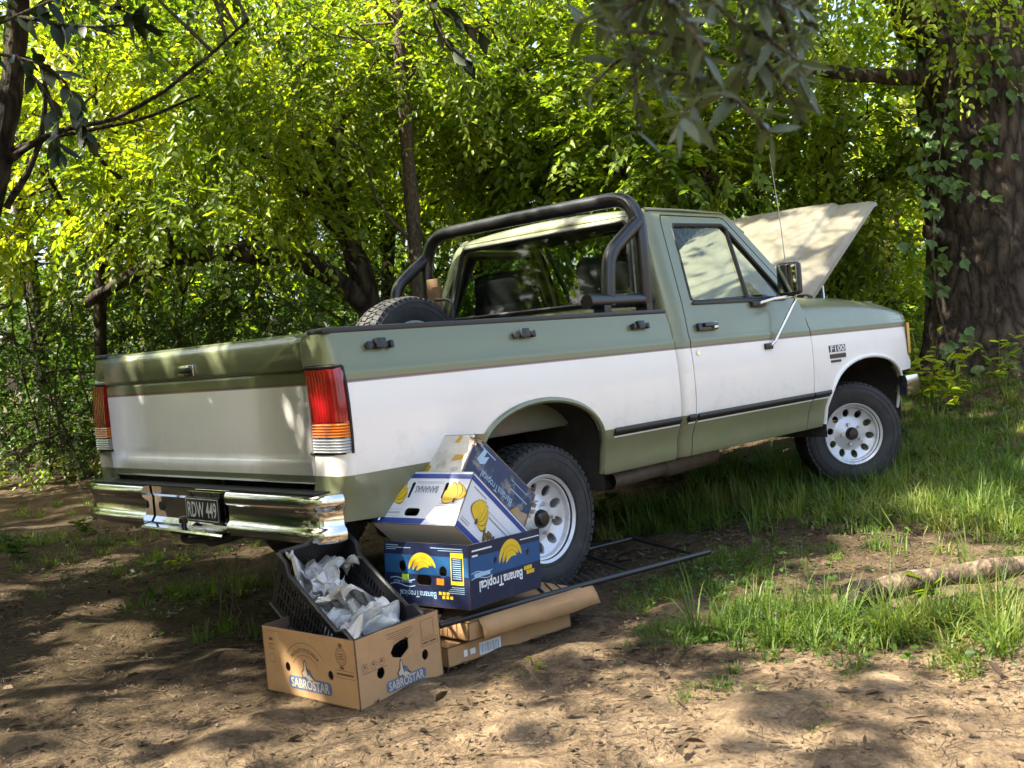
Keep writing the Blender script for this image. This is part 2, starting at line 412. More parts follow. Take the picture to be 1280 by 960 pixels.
def paper_mat():
    m, nt, p = new_mat('newspaper')
    tc = nd(nt, 'ShaderNodeTexCoord')
    mp = nd(nt, 'ShaderNodeMapping'); mp.inputs['Scale'].default_value = (1, 1, 1)
    nt.links.new(tc.outputs['UV'], mp.inputs[0])
    br = nd(nt, 'ShaderNodeTexBrick')
    br.inputs['Scale'].default_value = 9; br.inputs['Color1'].default_value = (0.03, 0.03, 0.035, 1); br.inputs['Color2'].default_value = (0.12, 0.12, 0.125, 1)
    br.inputs['Mortar'].default_value = (0.50, 0.49, 0.46, 1); br.inputs['Mortar Size'].default_value = 0.010; br.inputs['Brick Width'].default_value = 0.9; br.inputs['Row Height'].default_value = 0.03
    nt.links.new(mp.outputs[0], br.inputs['Vector'])
    nz = nd(nt, 'ShaderNodeTexNoise'); nz.inputs['Scale'].default_value = 9.0; nz.inputs['Detail'].default_value = 3
    nt.links.new(tc.outputs['UV'], nz.inputs['Vector'])
    mr = nd(nt, 'ShaderNodeMapRange'); mr.inputs[1].default_value = 0.46; mr.inputs[2].default_value = 0.56; mr.inputs[3].default_value = 0.10; mr.inputs[4].default_value = 0.95
    nt.links.new(nz.outputs['Fac'], mr.inputs[0])
    mx = nd(nt, 'ShaderNodeMix', data_type='RGBA'); mx.inputs[6].default_value = (0.60, 0.59, 0.55, 1)
    nt.links.new(mr.outputs[0], mx.inputs[0]); nt.links.new(br.outputs[0], mx.inputs[7])
    nt.links.new(mx.outputs[2], p.inputs['Base Color'])
    p.inputs['Roughness'].default_value = 0.85
    vo = nd(nt, 'ShaderNodeTexVoronoi', feature='DISTANCE_TO_EDGE'); vo.inputs['Scale'].default_value = 16
    nt.links.new(tc.outputs['UV'], vo.inputs['Vector'])
    bp = nd(nt, 'ShaderNodeBump'); bp.inputs['Strength'].default_value = 0.7; bp.inputs['Distance'].default_value = 0.012
    nt.links.new(vo.outputs[0], bp.inputs['Height']); nt.links.new(bp.outputs[0], p.inputs['Normal'])
    return m


MT['paper'] = paper_mat()


# ------------------------------------------------------------------ mesh helpers
def tag(o, label=None, cat=None, group=None, kind=None):
    if label: o['label'] = label
    if cat: o['category'] = cat
    if group: o['group'] = group
    if kind: o['kind'] = kind
    return o


def link(o, parent=None):
    COL.objects.link(o)
    if parent is not None:
        o.parent = parent
    return o


def empty(name, loc=(0, 0, 0), rot=(0, 0, 0)):
    o = bpy.data.objects.new(name, None)
    o.empty_display_size = 0.2
    o.location = loc; o.rotation_euler = rot
    return link(o)


class MB:
    def __init__(s):
        s.V = []; s.F = []; s.I = []

    def add(s, V, F, mi=0, T=None):
        b = len(s.V)
        for v in V:
            v = Vector(v)
            if T is not None:
                v = T @ v
            s.V.append(tuple(v))
        for f in F:
            s.F.append(tuple(i + b for i in f)); s.I.append(mi)
        return s

    def box(s, c, d, mi=0, T=None):
        x, y, z = d[0] / 2, d[1] / 2, d[2] / 2
        V = [(c[0] + a * x, c[1] + b * y, c[2] + e * z) for a in (-1, 1) for b in (-1, 1) for e in (-1, 1)]
        F = [(0, 1, 3, 2), (4, 6, 7, 5), (0, 4, 5, 1), (2, 3, 7, 6), (0, 2, 6, 4), (1, 5, 7, 3)]
        return s.add(V, F, mi, T)

    def rbox(s, c, d, r, mi=0, T=None, seg=2):
        bm = bmesh.new()
        bmesh.ops.create_cube(bm, size=1.0)
        for v in bm.verts:
            v.co = Vector((v.co.x * d[0], v.co.y * d[1], v.co.z * d[2]))
        bmesh.ops.bevel(bm, geom=bm.edges[:], offset=r, segments=seg, profile=0.6, affect='EDGES')
        bm.verts.index_update()
        V = [(v.co.x + c[0], v.co.y + c[1], v.co.z + c[2]) for v in bm.verts]
        F = [tuple(v.index for v in f.verts) for f in bm.faces]
        bm.free()
        return s.add(V, F, mi, T)

    def tube(s, P, R, n=10, mi=0, cap=True, closed=False, T=None):
        P = [Vector(p) for p in P]
        k = len(P)
        if not hasattr(R, '__len__'):
            R = [R] * k
        V = []; F = []
        prev = None
        for i in range(k):
            a = P[(i - 1) % k] if (i > 0 or closed) else P[i]
            b = P[(i + 1) % k] if (i < k - 1 or closed) else P[i]
            t = (b - a)
            if t.length < 1e-9: t = Vector((0, 0, 1))
            t.normalize()
            if prev is None:
                u = t.orthogonal().normalized()
            else:
                u = prev - t * prev.dot(t)
                if u.length < 1e-6: u = t.orthogonal()
                u.normalize()
            prev = u
            w = t.cross(u)
            for j in range(n):
                an = 2 * math.pi * j / n
                V.append(P[i] + (u * math.cos(an) + w * math.sin(an)) * R[i])
        m = k if closed else k - 1
        for i in range(m):
            for j in range(n):
                a = i * n + j; b = i * n + (j + 1) % n
                c = ((i + 1) % k) * n + (j + 1) % n; d = ((i + 1) % k) * n + j
                F.append((a, b, c, d))
        if cap and not closed:
            F.append(tuple(reversed(range(n)))); F.append(tuple(range((k - 1) * n, k * n)))
        return s.add(V, F, mi, T)

    def lathe(s, prof, n=32, mi=0, T=None, closed=False):
        """prof: (radius, y) list, turned round the Y axis"""
        V = []; F = []
        k = len(prof)
        for i in range(n):
            a = 2 * math.pi * i / n
            for r, y in prof:
                V.append((r * math.cos(a), y, r * math.sin(a)))
        for i in range(n):
            j = (i + 1) % n
            for q in range(k if closed else k - 1):
                q2 = (q + 1) % k
                F.append((i * k + q, i * k + q2, j * k + q2, j * k + q))
        return s.add(V, F, mi, T)

    def grid(s, fn, nu, nv, mi=0, T=None, wrap=False):
        V = [fn(i / (nu - 1), j / (nv - 1)) for i in range(nu) for j in range(nv)]
        F = [(i * nv + j, (i + 1) * nv + j, (i + 1) * nv + j + 1, i * nv + j + 1) for i in range(nu - 1) for j in range(nv - 1)]
        return s.add(V, F, mi, T)

    def build(s, name, mats, parent=None, smooth=None, recalc=True):
        me = bpy.data.meshes.new(name)
        me.from_pydata(s.V, [], s.F)
        if not isinstance(mats, (list, tuple)):
            mats = [mats]
        for m in mats:
            me.materials.append(MT[m] if isinstance(m, str) else m)
        if len(mats) > 1:
            me.polygons.foreach_set('material_index', s.I)
        if recalc:
            bm = bmesh.new(); bm.from_mesh(me)
            bmesh.ops.remove_doubles(bm, verts=bm.verts, dist=1e-6)
            bmesh.ops.recalc_face_normals(bm, faces=bm.faces)
            bm.to_mesh(me); bm.free()
        if smooth is not None:
            me.polygons.foreach_set('use_smooth', [True] * len(me.polygons))
            me.set_sharp_from_angle(angle=math.radians(smooth))
        me.update()
        return link(bpy.data.objects.new(name, me), parent)


def arc(c, r, a0, a1, n):
    return [(c[0] + r * math.cos(math.radians(a0 + (a1 - a0) * i / n)), c[1] + r * math.sin(math.radians(a0 + (a1 - a0) * i / n))) for i in range(n + 1)]


def smooth_path(P, it=2):
    P = [Vector(p) for p in P]
    for _ in range(it):
        Q = [P[0]]
        for a, b in zip(P[:-1], P[1:]):
            Q += [a * 0.75 + b * 0.25, a * 0.25 + b * 0.75]
        Q.append(P[-1]); P = Q
    return P


def fill2d(outline, holes=(), ucuts=(), vcuts=()):
    """triangulated 2-D region with holes, split along the given u and v lines"""
    bm = bmesh.new()
    for L in [outline] + list(holes):
        vs_ = [bm.verts.new((p[0], p[1], 0)) for p in L]
        for a, b in zip(vs_, vs_[1:] + vs_[:1]):
            bm.edges.new((a, b))
    bmesh.ops.triangle_fill(bm, use_beauty=True, use_dissolve=False, edges=bm.edges[:], normal=(0, 0, 1))
    for cuts, ax in ((ucuts, 0), (vcuts, 1)):
        for c in cuts:
            co = [0, 0, 0]; no = [0, 0, 0]
            co[ax] = c; no[ax] = 1
            bmesh.ops.bisect_plane(bm, geom=bm.verts[:] + bm.edges[:] + bm.faces[:], dist=1e-5, plane_co=co, plane_no=no)
    bmesh.ops.remove_doubles(bm, verts=bm.verts, dist=1e-5)
    bm.verts.index_update()
    P = [(v.co.x, v.co.y) for v in bm.verts]
    F = [tuple(v.index for v in f.verts) for f in bm.faces]
    B = []
    for e in bm.edges:
        if len(e.link_faces) == 1:
            f = e.link_faces[0]
            for l in f.loops:
                if l.edge == e:
                    B.append((l.vert.index, l.link_loop_next.vert.index)); break
    bm.free()
    return P, F, B


def panel(name, outline, holes, mapf, ucuts, vcuts, mat, parent, lip=0.018, out=(0, -1, 0)):
    """curved sheet-metal panel: a 2-D outline bent by mapf(u, v) -> xyz, edges turned inwards by lip"""
    P, F, B = fill2d(outline, holes, ucuts, vcuts)
    e = 1e-3
    V = []; N = []
    for u, v in P:
        p = np.array(mapf(u, v)); du = np.array(mapf(u + e, v)) - np.array(mapf(u - e, v)); dv = np.array(mapf(u, v + e)) - np.array(mapf(u, v - e))
        n = np.cross(du, dv); n /= max(np.linalg.norm(n), 1e-12)
        V.append(p); N.append(n)
    V = np.array(V); N = np.array(N)
    if (N @ np.array(out)).mean() < 0:
        N = -N
    FF = []; LN = []
    for f in F:
        a, b, c = V[f[0]], V[f[1]], V[f[2]]
        fn = np.cross(b - a, c - a)
        ff = f if fn @ N[f[0]] >= 0 else tuple(reversed(f))
        FF.append(ff); LN += [N[i] for i in ff]
    nb = len(V)
    VV = list(V)
    idx = {}
    for a, b in B:
        for i in (a, b):
            if i not in idx:
                idx[i] = len(VV); VV.append(V[i] - N[i] * lip)
    for a, b in B:
        q = (a, idx[a], idx[b], b)
        fn = np.cross(VV[q[1]] - VV[q[0]], VV[q[3]] - VV[q[0]])
        fl = np.linalg.norm(fn)
        fn = fn / fl if fl > 1e-12 else N[a]
        FF.append(q); LN += [fn] * 4
    me = bpy.data.meshes.new(name)
    me.from_pydata([tuple(v) for v in VV], [], FF)
    me.materials.append(MT[mat] if isinstance(mat, str) else mat)
    me.polygons.foreach_set('use_smooth', [True] * len(me.polygons))
    me.normals_split_custom_set([tuple(n) for n in LN])
    me.update()
    return link(bpy.data.objects.new(name, me), parent)


def text_mesh(txt, size=1.0, bold=0.0, align='CENTER', spacing=1.0, shear=0.0):
    cu = bpy.data.curves.new('t', 'FONT')
    cu.body = txt; cu.size = size; cu.offset = bold; cu.align_x = align; cu.align_y = 'CENTER'
    cu.space_character = spacing; cu.shear = shear; cu.resolution_u = 3
    o = bpy.data.objects.new('t', cu)
    COL.objects.link(o)
    dg = bpy.context.evaluated_depsgraph_get()
    me = o.evaluated_get(dg).to_mesh()
    V = [tuple(v.co) for v in me.vertices]; F = [tuple(p.vertices) for p in me.polygons]
    o.evaluated_get(dg).to_mesh_clear()
    bpy.data.objects.remove(o); bpy.data.curves.remove(cu)
    return V, F


class Face:
    """a flat printed face: origin (lower left), right and up vectors, outward normal"""
    def __init__(s, o, r, u):
        s.o = Vector(o); s.r = Vector(r).normalized(); s.u = Vector(u).normalized(); s.n = s.r.cross(s.u)

    def pt(s, x, y, h=0.0012):
        return s.o + s.r * x + s.u * y + s.n * h

    def text(s, name, txt, x, y, size, mat, parent, rot=0.0, bold=0.0, h=0.0016, width=None, spacing=1.0, arch=None):
        V, F = text_mesh(txt, size, bold, spacing=spacing)
        if not V:
            return None
        xs = [v[0] for v in V]; ys = [v[1] for v in V]
        cx = (min(xs) + max(xs)) / 2; cy = (min(ys) + max(ys)) / 2
        sx = width / (max(xs) - min(xs)) if width else 1.0
        ca, sa = math.cos(rot), math.sin(rot)
        Q = []
        for v in V:
            a = (v[0] - cx) * sx; b = v[1] - cy
            if arch:
                th = a / arch; a, b = (arch + b) * math.sin(th), (arch + b) * math.cos(th) - arch
            Q.append(s.pt(x + a * ca - b * sa, y + a * sa + b * ca, h))
        m = MB(); m.add(Q, F)
        return m.build(name, mat, parent, recalc=False)

    def poly(s, name, pts, mat, parent, h=0.0010, x=0, y=0, sc=1.0, rot=0.0, holes=()):
        ca, sa = math.cos(rot), math.sin(rot)
        P, F, B = fill2d(pts, holes)
        Q = [s.pt(x + sc * (p[0] * ca - p[1] * sa), y + sc * (p[0] * sa + p[1] * ca), h) for p in P]
        m = MB(); m.add(Q, F)
        return m.build(name, mat, parent, recalc=False)

    def rect(s, name, x0, y0, x1, y1, mat, parent, h=0.0008):
        m = MB(); m.add([s.pt(x0, y0, h), s.pt(x1, y0, h), s.pt(x1, y1, h), s.pt(x0, y1, h)], [(0, 1, 2, 3)])
        return m.build(name, mat, parent, recalc=False)

    def lines(s, name, rows, mat, parent, h=0.0014):
        """several thin printed bars standing for lines of fine print: (x0, x1, y, thickness)"""
        m = MB()
        for x0, x1, y, t in rows:
            m.add([s.pt(x0, y - t / 2, h), s.pt(x1, y - t / 2, h), s.pt(x1, y + t / 2, h), s.pt(x0, y + t / 2, h)], [(0, 1, 2, 3)])
        return tag(m.build(name, mat, parent, recalc=False), kind='stuff')


# ------------------------------------------------------------------ ground
def make_ground():
    def axis(lo, hi, c0, c1, fine, grow):
        a = [c0]
        while a[-1] < c1: a.append(a[-1] + fine)
        s = fine
        while a[-1] < hi:
            s *= grow; a.append(a[-1] + s)
        b = [c0]; s = fine
        while b[-1] > lo:
            s *= grow; b.append(b[-1] - s)
        return np.array(sorted(set(b + a)))
    xs = axis(-150, 200, -3.2, 5.0, 0.035, 1.12)
    ys = axis(-150, 200, -4.2, 1.5, 0.035, 1.12)
    X, Y = np.meshgrid(xs, ys, indexing='ij')
    Z = ground_z(X, Y)
    # small clods and ruts
    r = np.random.default_rng(3)
    for _ in range(26):
        k = r.uniform(5, 22); th = r.uniform(0, 6.28); ph = r.uniform(0, 6.28)
        Z += 0.0046 * (8 / k) * np.sin(k * (X * math.cos(th) + Y * math.sin(th)) + ph + 1.3 * np.sin(0.7 * k * (Y * math.cos(th) - X * math.sin(th)) + ph * 2))
    Z -= 0.006
    n, m = X.shape
    V = np.stack([X, Y, Z], -1).reshape(-1, 3)
    i, j = np.meshgrid(np.arange(n - 1), np.arange(m - 1), indexing='ij')
    a = (i * m + j).ravel()
    F = np.stack([a, a + m, a + m + 1, a + 1], 1)
    me = bpy.data.meshes.new('ground')
    me.vertices.add(len(V)); me.vertices.foreach_set('co', V.ravel())
    me.loops.add(F.size); me.loops.foreach_set('vertex_index', F.ravel().astype(np.int32))
    me.polygons.add(len(F)); me.polygons.foreach_set('loop_start', np.arange(0, F.size, 4, dtype=np.int32))
    me.polygons.foreach_set('use_smooth', np.ones(len(F), bool))
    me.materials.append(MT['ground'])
    me.update(calc_edges=True)
    return tag(link(bpy.data.objects.new('ground', me)), kind='structure')


make_ground()


# ------------------------------------------------------------------ pickup truck
# truck frame = world frame: X forwards from the rear axle, Y to the left, Z up
PZ = [.47, .485, .50, .58, .62, .66, .70, .75, .85, .95, 1.034, 1.066, 1.074, 1.082, 1.15, 1.2, 1.25, 1.72, 1.75, 1.785]
PY = [.925, .938, .945, .955, .968, .984, .995, 1.0, 1.003, 1.0, .992, .990, .990, .981, .965, .947, .930, .748, .728, .690]


def bw(z):
    """half width of the body at height z (slightly smoothed)"""
    return float(sum(np.interp(z + d, PZ, PY) * w for d, w in ((-.008, .25), (0, .5), (.008, .25))))


ZC = [.50, .54, .58, .60, .62, .64, .66, .68, .70, .72, .75, .80, .85, .90, .95, 1.0, 1.034, 1.058, 1.066, 1.074, 1.082, 1.09, 1.12, 1.15, 1.175, 1.2, 1.21]
ZC2 = ZC + [1.23, 1.25, 1.27, 1.3, 1.4, 1.5, 1.6, 1.7, 1.72, 1.735, 1.75, 1.765]

truck = empty('pickup_truck', (0, 0, 0))
tag(truck, 'old sage green and white pickup truck with raised hood and black roll bar', 'pickup truck')


def sup(t, e):
    return math.copysign(abs(t) ** e, t)


def arch_pts(xc, hw, z0, h, n=28):
    return [(xc + hw * math.cos(math.pi * (1 - i / n)), z0 + h * abs(math.sin(math.pi * i / n)) ** 0.6) for i in range(n + 1)]


RX = -1.062     # where the bed side starts to wrap round the tail
RR = 0.05


def bed_map(s):
    def f(u, v):
        y = bw(v)
        if u >= RX:
            return (u, -s * y, v)
        a = (RX - u) / RR
        if a < math.pi / 2:
            return (RX - RR * math.sin(a), -s * (y - RR + RR * math.cos(a)), v)
        return (RX - RR, -s * (y - RR - (a - math.pi / 2) * RR), v)
    return f


def lip_tube(pts, mapf, s, name, mat, r=0.013):
    m = MB()
    P = [Vector(mapf(u, v)) + Vector((0, -s * 0.004, 0)) for u, v in pts]
    m.tube(P, r, 8)
    return m.build(name, mat, truck, smooth=40)


for s in (1, -1):
    rear_arch = arch_pts(-.06, .415, .50, .372)
    # the bed side stops at the foot of the arch on both ends
    outl = [(RX - .20, 1.212), (RX - .20, 1.10), (RX - .03, 1.10), (RX - .03, .775), (RX - .20, .775), (RX - .20, .60), (RX - 0.07, .53), (-.55, .50)] + rear_arch + [(.40, .487), (.944, .487), (.935, 1.034), (.944, 1.212)]
    # tail-light pocket is cut out of the corner post
    ucuts = [RX - RR * a for a in (1.57, 1.25, .95, .65, .35, 0.12, 0)]
    panel('bed_side', outl, [], bed_map(s), ucuts, ZC, 'paint', truck, 0.02, (0, -s, 0))
    lip_tube(rear_arch, bed_map(s), s, 'wheel_arch_trim', 'green')
    # wheel well liner
    m = MB()
    A = [(-.475, .42)] + rear_arch[1:-1] + [(.355, .42)]
    for (u0, v0), (u1, v1) in zip(A[:-1], A[1:]):
        m.add([(u0, -s * .965, v0), (u1, -s * .965, v1), (u1, -s * .50, v1), (u0, -s * .50, v0)], [(0, 1, 2, 3)])
    m.build('wheel_well', 'chassis', truck, smooth=50)
    # rail cap
    m = MB()
    m.rbox((-.075, -s * .892, 1.222), (2.05, .105, .024), .009)
    m.rbox((-1.085, -s * .892, 1.221), (.055, .10, .020), .008)
    m.build('bed_rail', 'black', truck, smooth=40)
    # cleats on the outside of the bed
    for x in (-.884, -.106, .694):
        m = MB()
        T = Matrix.Translation((x, -s * (bw(1.158) + .004), 1.158)) @ Matrix.Rotation(s * -.18, 4, 'X')
        m.rbox((0, 0, 0), (.125, .022, .022), .008, T=T)
        m.rbox((0, -s * .012, .004), (.05, .026, .040), .008, T=T)
        m.rbox((-.052, -s * .012, -.002), (.018, .02, .030), .006, T=T)
        m.rbox((.052, -s * .012, -.002), (.018, .02, .030), .006, T=T)
        m.build('tie_down_cleat', 'black', truck, smooth=40)
    # tail light
    tl = empty('tail_light'); tl.parent = truck
    bm_ = bed_map(s)

    def lens(z0, z1, mat, nm, ribs):
        m = MB()
        nz = ribs * 4 if ribs else 8

        def fn(u, v, off=.009):
            z = z0 + (z1 - z0) * v
            uu = RX - .207 + .199 * u
            e = 1e-3
            p = np.array(bm_(uu, z)); du = np.array(bm_(uu + e, z)) - np.array(bm_(uu - e, z))
            n = np.array([du[1], -du[0], 0.0]); n /= np.linalg.norm(n)
            if n[0] * -1 + n[1] * -s < 0: n = -n
            rb = .0025 * (math.sin(v * ribs * 2 * math.pi) if ribs else .25 * math.sin(u * 22 * math.pi))
            ed = min(1.0, u * 14, (1 - u) * 14) if off > 0 else 0
            return tuple(p + n * (off * ed + rb + (.0 if off > 0 else off)))
        m.grid(fn, 67, nz + 1)
        for v in (0, 1):
            for i in range(66):
                m.add([fn(i / 66, v), fn((i + 1) / 66, v), fn((i + 1) / 66, v, -.02), fn(i / 66, v, -.02)], [(0, 1, 2, 3)])
        for u in (0, 1):
            for j in range(nz):
                m.add([fn(u, j / nz), fn(u, (j + 1) / nz), fn(u, (j + 1) / nz, -.02), fn(u, j / nz, -.02)], [(0, 1, 2, 3)])
        return m.build(nm, mat, tl, smooth=35)
    lens(.893, 1.084, 'red', 'red_lens', 0)
    lens(.838, .890, 'amber', 'amber_lens', 5)
    lens(.782, .835, 'clear', 'clear_lens', 5)
    m = MB()
    P = [bm_(RX - .2 + .195 * i / 14, 1.092) for i in range(15)]
    m.tube(P, .006, 6); m.tube([(p[0], p[1], .778) for p in P], .006, 6)
    m.tube([(P[-1][0], -s * (bw(z) + .001), z) for z in (.778, .85, .95, 1.03, 1.092)], .006, 6)
    m.rbox((RX - RR + .045, -s * .89, .934), (.035, .15, .30), .008)
    m.build('light_housing', 'seal', tl, smooth=40)

# ---- tailgate
tg = None


def tg_map(u, v):
    # u = y across, v = z; slight crown, a long crease and a recessed lower step
    x = -1.105 - .018 * math.exp(-((v - 1.19) / .03) ** 2) * 0
    x -= np.interp(v, [.66, .70, .745, .755, .80, 1.05, 1.075, 1.083, 1.09, 1.15, 1.19, 1.207, 1.215], [.0, .010, .012, .003, .006, .008, .008, .002, .014, .020, .018, .008, -.008])
    return (x, u, v)


TGZ = [.68, .70, .72, .745, .75, .755, .78, .80, .85, .9, 1.0, 1.034, 1.05, 1.06, 1.07, 1.075, 1.079, 1.083, 1.087, 1.09, 1.10, 1.12, 1.15, 1.17, 1.18, 1.19, 1.195, 1.20, 1.204, 1.207, 1.211]
tailgate = panel('tailgate', [(-.812, .665), (.812, .665), (.812, 1.215), (-.812, 1.215)], [], tg_map, [-.4, 0, .4], TGZ, 'paint', truck, 0.03, (-1, 0, 0))
m = MB()
m.rbox((-1.068, 0, 1.212), (.062, 1.62, .022), .009)
m.build('tailgate_top', 'green', tailgate, smooth=40)
m = MB()
m.rbox((-1.128, .022, 1.122), (.012, .125, .050), .006)
m.build('handle_surround', 'chrome', tailgate, smooth=40)
m = MB()
m.rbox((-1.134, .022, 1.124), (.012, .100, .026), .006)
m.build('handle', 'black_gloss', tailgate, smooth=40)

# ---- bed inside and underside
m = MB()
m.box((-.07, 0, .742), (2.02, 1.60, .03))
for s in (1, -1):
    m.box((-.07, s * .80, .97), (2.0, .03, .47))
    for x in (-.9, -.6, -.3, 0, .3, .6):
        m.box((x, s * .78, .97), (.06, .02, .40))
    m.box((0, s * .67, .935), (.90, .27, .10))
m.box((.925, 0, .97), (.03, 1.62, .47))
m.box((-1.075, 0, .97), (.03, 1.60, .44))
tag(m.build('bed_floor', 'bedliner', truck), kind='stuff') if False else m.build('bed_floor', 'bedliner', truck)
m = MB()
m.rbox((.925, 0, 1.217), (.05, 1.68, .025), .009)
m.build('front_rail', 'black', truck, smooth=40)
m = MB()
for s in (1, -1):
    m.box((1.1, s * .42, .50), (4.4, .07, .13))
    m.tube([(-.7, s * .50, .46), (-.3, s * .50, .38), (0, s * .5, .36), (.4, s * .5, .38), (.75, s * .50, .47)], .025, 6)
    m.box((2.967, s * .55, .40), (.12, .5, .06))
m.tube([(0, -.75, .352), (0, .75, .352)], .05, 10)
m.rbox((0, .0, .352), (.3, .3, .28), .08)
m.tube([(0, 0, .36), (2.2, 0, .45)], .04, 8)
for x in (-.95, -.3, .4, 1.1, 1.8):
    m.box((x, 0, .50), (.07, .80, .09))
m.rbox((.55, .25, .55), (.8, .5, .22), .05)
m.box((1.62, 0, .50), (1.28, 1.66, .03))
m.rbox((2.95, 0, .75), (.75, .55, .50), .06)
m.box((3.0, 0, .42), (.12, 1.2, .10))
m.build('chassis', 'chassis', truck)
m = MB()
m.tube([(.57, -.81, .428), (.80, -.80, .43), (1.1, -.74, .425), (1.7, -.62, .41)], [.043, .043, .043, .043], 16, cap=False)
m.tube([(.575, -.81, .428), (.80, -.80, .43)], [.037, .037], 16, cap=False)
m.tube([(.62, -.81, .428), (.625, -.81, .428)], [.037, .037], 16, 1)
m.tube([(1.06, -.75, .428), (1.11, -.74, .430), (1.7, -.62, .42)], [.043, .065, .065], 16)
m.build('exhaust_pipe', ['exhaust', 'seal'], truck, smooth=40)

# ---- cab
CRR = 0.07


def xr(z):
    return float(np.interp(z, [.48, 1.034, 1.25, 1.70, 1.785], [.985, .972, 1.005, 1.098, 1.135]))


def cab_map(s):
    def f(u, v):
        y = bw(v); x0 = xr(v); d = u - x0
        if d >= CRR:
            return (u, -s * y, v)
        a = (CRR - d) / CRR
        if a < math.pi / 2:
            return (x0 + CRR - CRR * math.sin(a), -s * (y - CRR + CRR * math.cos(a)), v)
        return (x0, -s * (y - CRR - (a - math.pi / 2) * CRR), v)
    return f


SILL = .487
DOOR = [(1.083, SILL), (1.075, .70), (1.073, 1.034), (1.090, 1.15), (1.118, 1.255), (1.215, 1.66), (1.232, 1.71), (1.255, 1.733), (1.80, 1.735), (1.832, 1.725), (2.225, 1.275), (2.262, 1.24), (2.266, 1.034), (2.252, .70), (2.232, SILL)]
WIN = [(1.225, 1.262), (1.208, 1.275), (1.305, 1.665), (1.325, 1.684), (1.785, 1.692), (1.806, 1.683), (2.125, 1.300), (2.105, 1.275), (2.085, 1.265)]
XC = [.93, .945, .96, .975, .99, 1.005, 1.02, 1.035, 1.05, 1.07, 1.09, 1.11, 1.13, 1.15, 1.17, 1.19, 1.21]


def rwpt(s, x, z, d=0.0):
    return Vector((x, -s * (bw(z) + d), z))


for s in (1, -1):
    rear = [(xr(z) - .075, z) for z in (SILL, .7, 1.034, 1.15, 1.25, 1.4, 1.55, 1.70, 1.74, 1.775)]
    gap = .007
    shell = rear + [(1.86, 1.775), (1.885, 1.765), (2.30, 1.285), (2.262, 1.262), (2.226, 1.285), (1.836, 1.735), (1.80, 1.743), (1.250, 1.741), (1.224, 1.716), (1.207, 1.66), (1.110, 1.255), (1.082, 1.15), (1.065, 1.034), (1.067, .70), (1.074, SILL)]
    panel('cab_side', shell, [], cab_map(s), XC, ZC2, 'paint', truck, 0.02, (0, -s, 0))
    dr = panel('door', DOOR, [WIN], lambda u, v, s=s: (u, -s * bw(v), v), [], ZC2, 'paint', truck, 0.03, (0, -s, 0))
    # seal round the opening, divider bar, glass
    m = MB()
    P = [rwpt(s, x, z, -.006) for x, z in WIN]
    m.tube(P, .011, 6, closed=True)
    m.tube([rwpt(s, 1.822, 1.675, -.006), rwpt(s, 1.745, 1.262, -.006)], .012, 6)
    m.build('window_seal', 'seal', dr, smooth=50)
    m = MB()
    P, F, B = fill2d(WIN, [], [], [1.3, 1.4, 1.5, 1.6])
    m.add([rwpt(s, x, z, -.014) for x, z in P], F)
    m.build('window_pane', 'glass', dr, smooth=80)
    m = MB()
    m.rbox((1.66, -s * (bw(1.253) + .003), 1.255), (.92, .012, .014), .004)
    m.build('belt_trim', 'black', dr, smooth=40)
    # handle
    m = MB()
    T = Matrix.Translation((1.245, -s * (bw(1.13) + .012), 1.132)) @ Matrix.Rotation(-s * .2, 4, 'X')
    m.rbox((0, 0, 0), (.175, .018, .040), .007, 0, T)
    m.rbox((.01, -s * .016, .006), (.12, .018, .022), .007, 0, T)
    m.rbox((.052, -s * .012, .002), (.038, .020, .034), .006, 1, T)
    m.build('door_handle', ['black_gloss', 'chrome'], dr, smooth=40)
    m = MB(); m.tube([(1.122, -s * (bw(1.0)), 1.003), (1.122, -s * (bw(1.0) + .006), 1.003)], .012, 12)
    m.build('door_lock', 'chrome', dr, smooth=40)
    # side mouldings with a thin pale line under them
    for nm, x0, x1, par in (('side_moulding', .42, .935, truck), ('side_moulding', 1.005, 1.066, truck), ('side_moulding', 1.086, 2.247, dr), ('side_moulding', 2.262, 2.46, truck)):
        m = MB()
        T = Matrix.Rotation(0, 4, 'X')
        zc = .682
        def mf(u, v, x0=x0, x1=x1):
            z = .663 + .038 * v
            return (x0 + (x1 - x0) * u, -s * (bw(z) + .003 + .009 * math.sin(math.pi * min(max(v, .08), .92))), z)
        m.grid(mf, 2, 7, 0)
        m.add([(x0, -s * bw(.663), .663), mf(0, 0), (x1, -s * bw(.663), .663), mf(1, 0)], [(0, 1, 3, 2)])
        m.add([mf(0, 1), (x0, -s * bw(.70), .701), mf(1, 1), (x1, -s * bw(.70), .701)], [(0, 1, 3, 2)])
        for q in (0, 1):
            xx = (x0, x1)[q]
            m.add([mf(q, i / 6) for i in range(7)] + [(xx, -s * (bw(.682) - .01), .682)], [tuple(range(8))])
        m.add([(x0, -s * (bw(.656) + .003), .655), (x1, -s * (bw(.656) + .003), .655), (x1, -s * (bw(.662) + .004), .6625), (x0, -s * (bw(.662) + .004), .6625)], [(0, 1, 2, 3)], 1)
        m.build(nm, ['black', 'white_trim'], par, smooth=50)

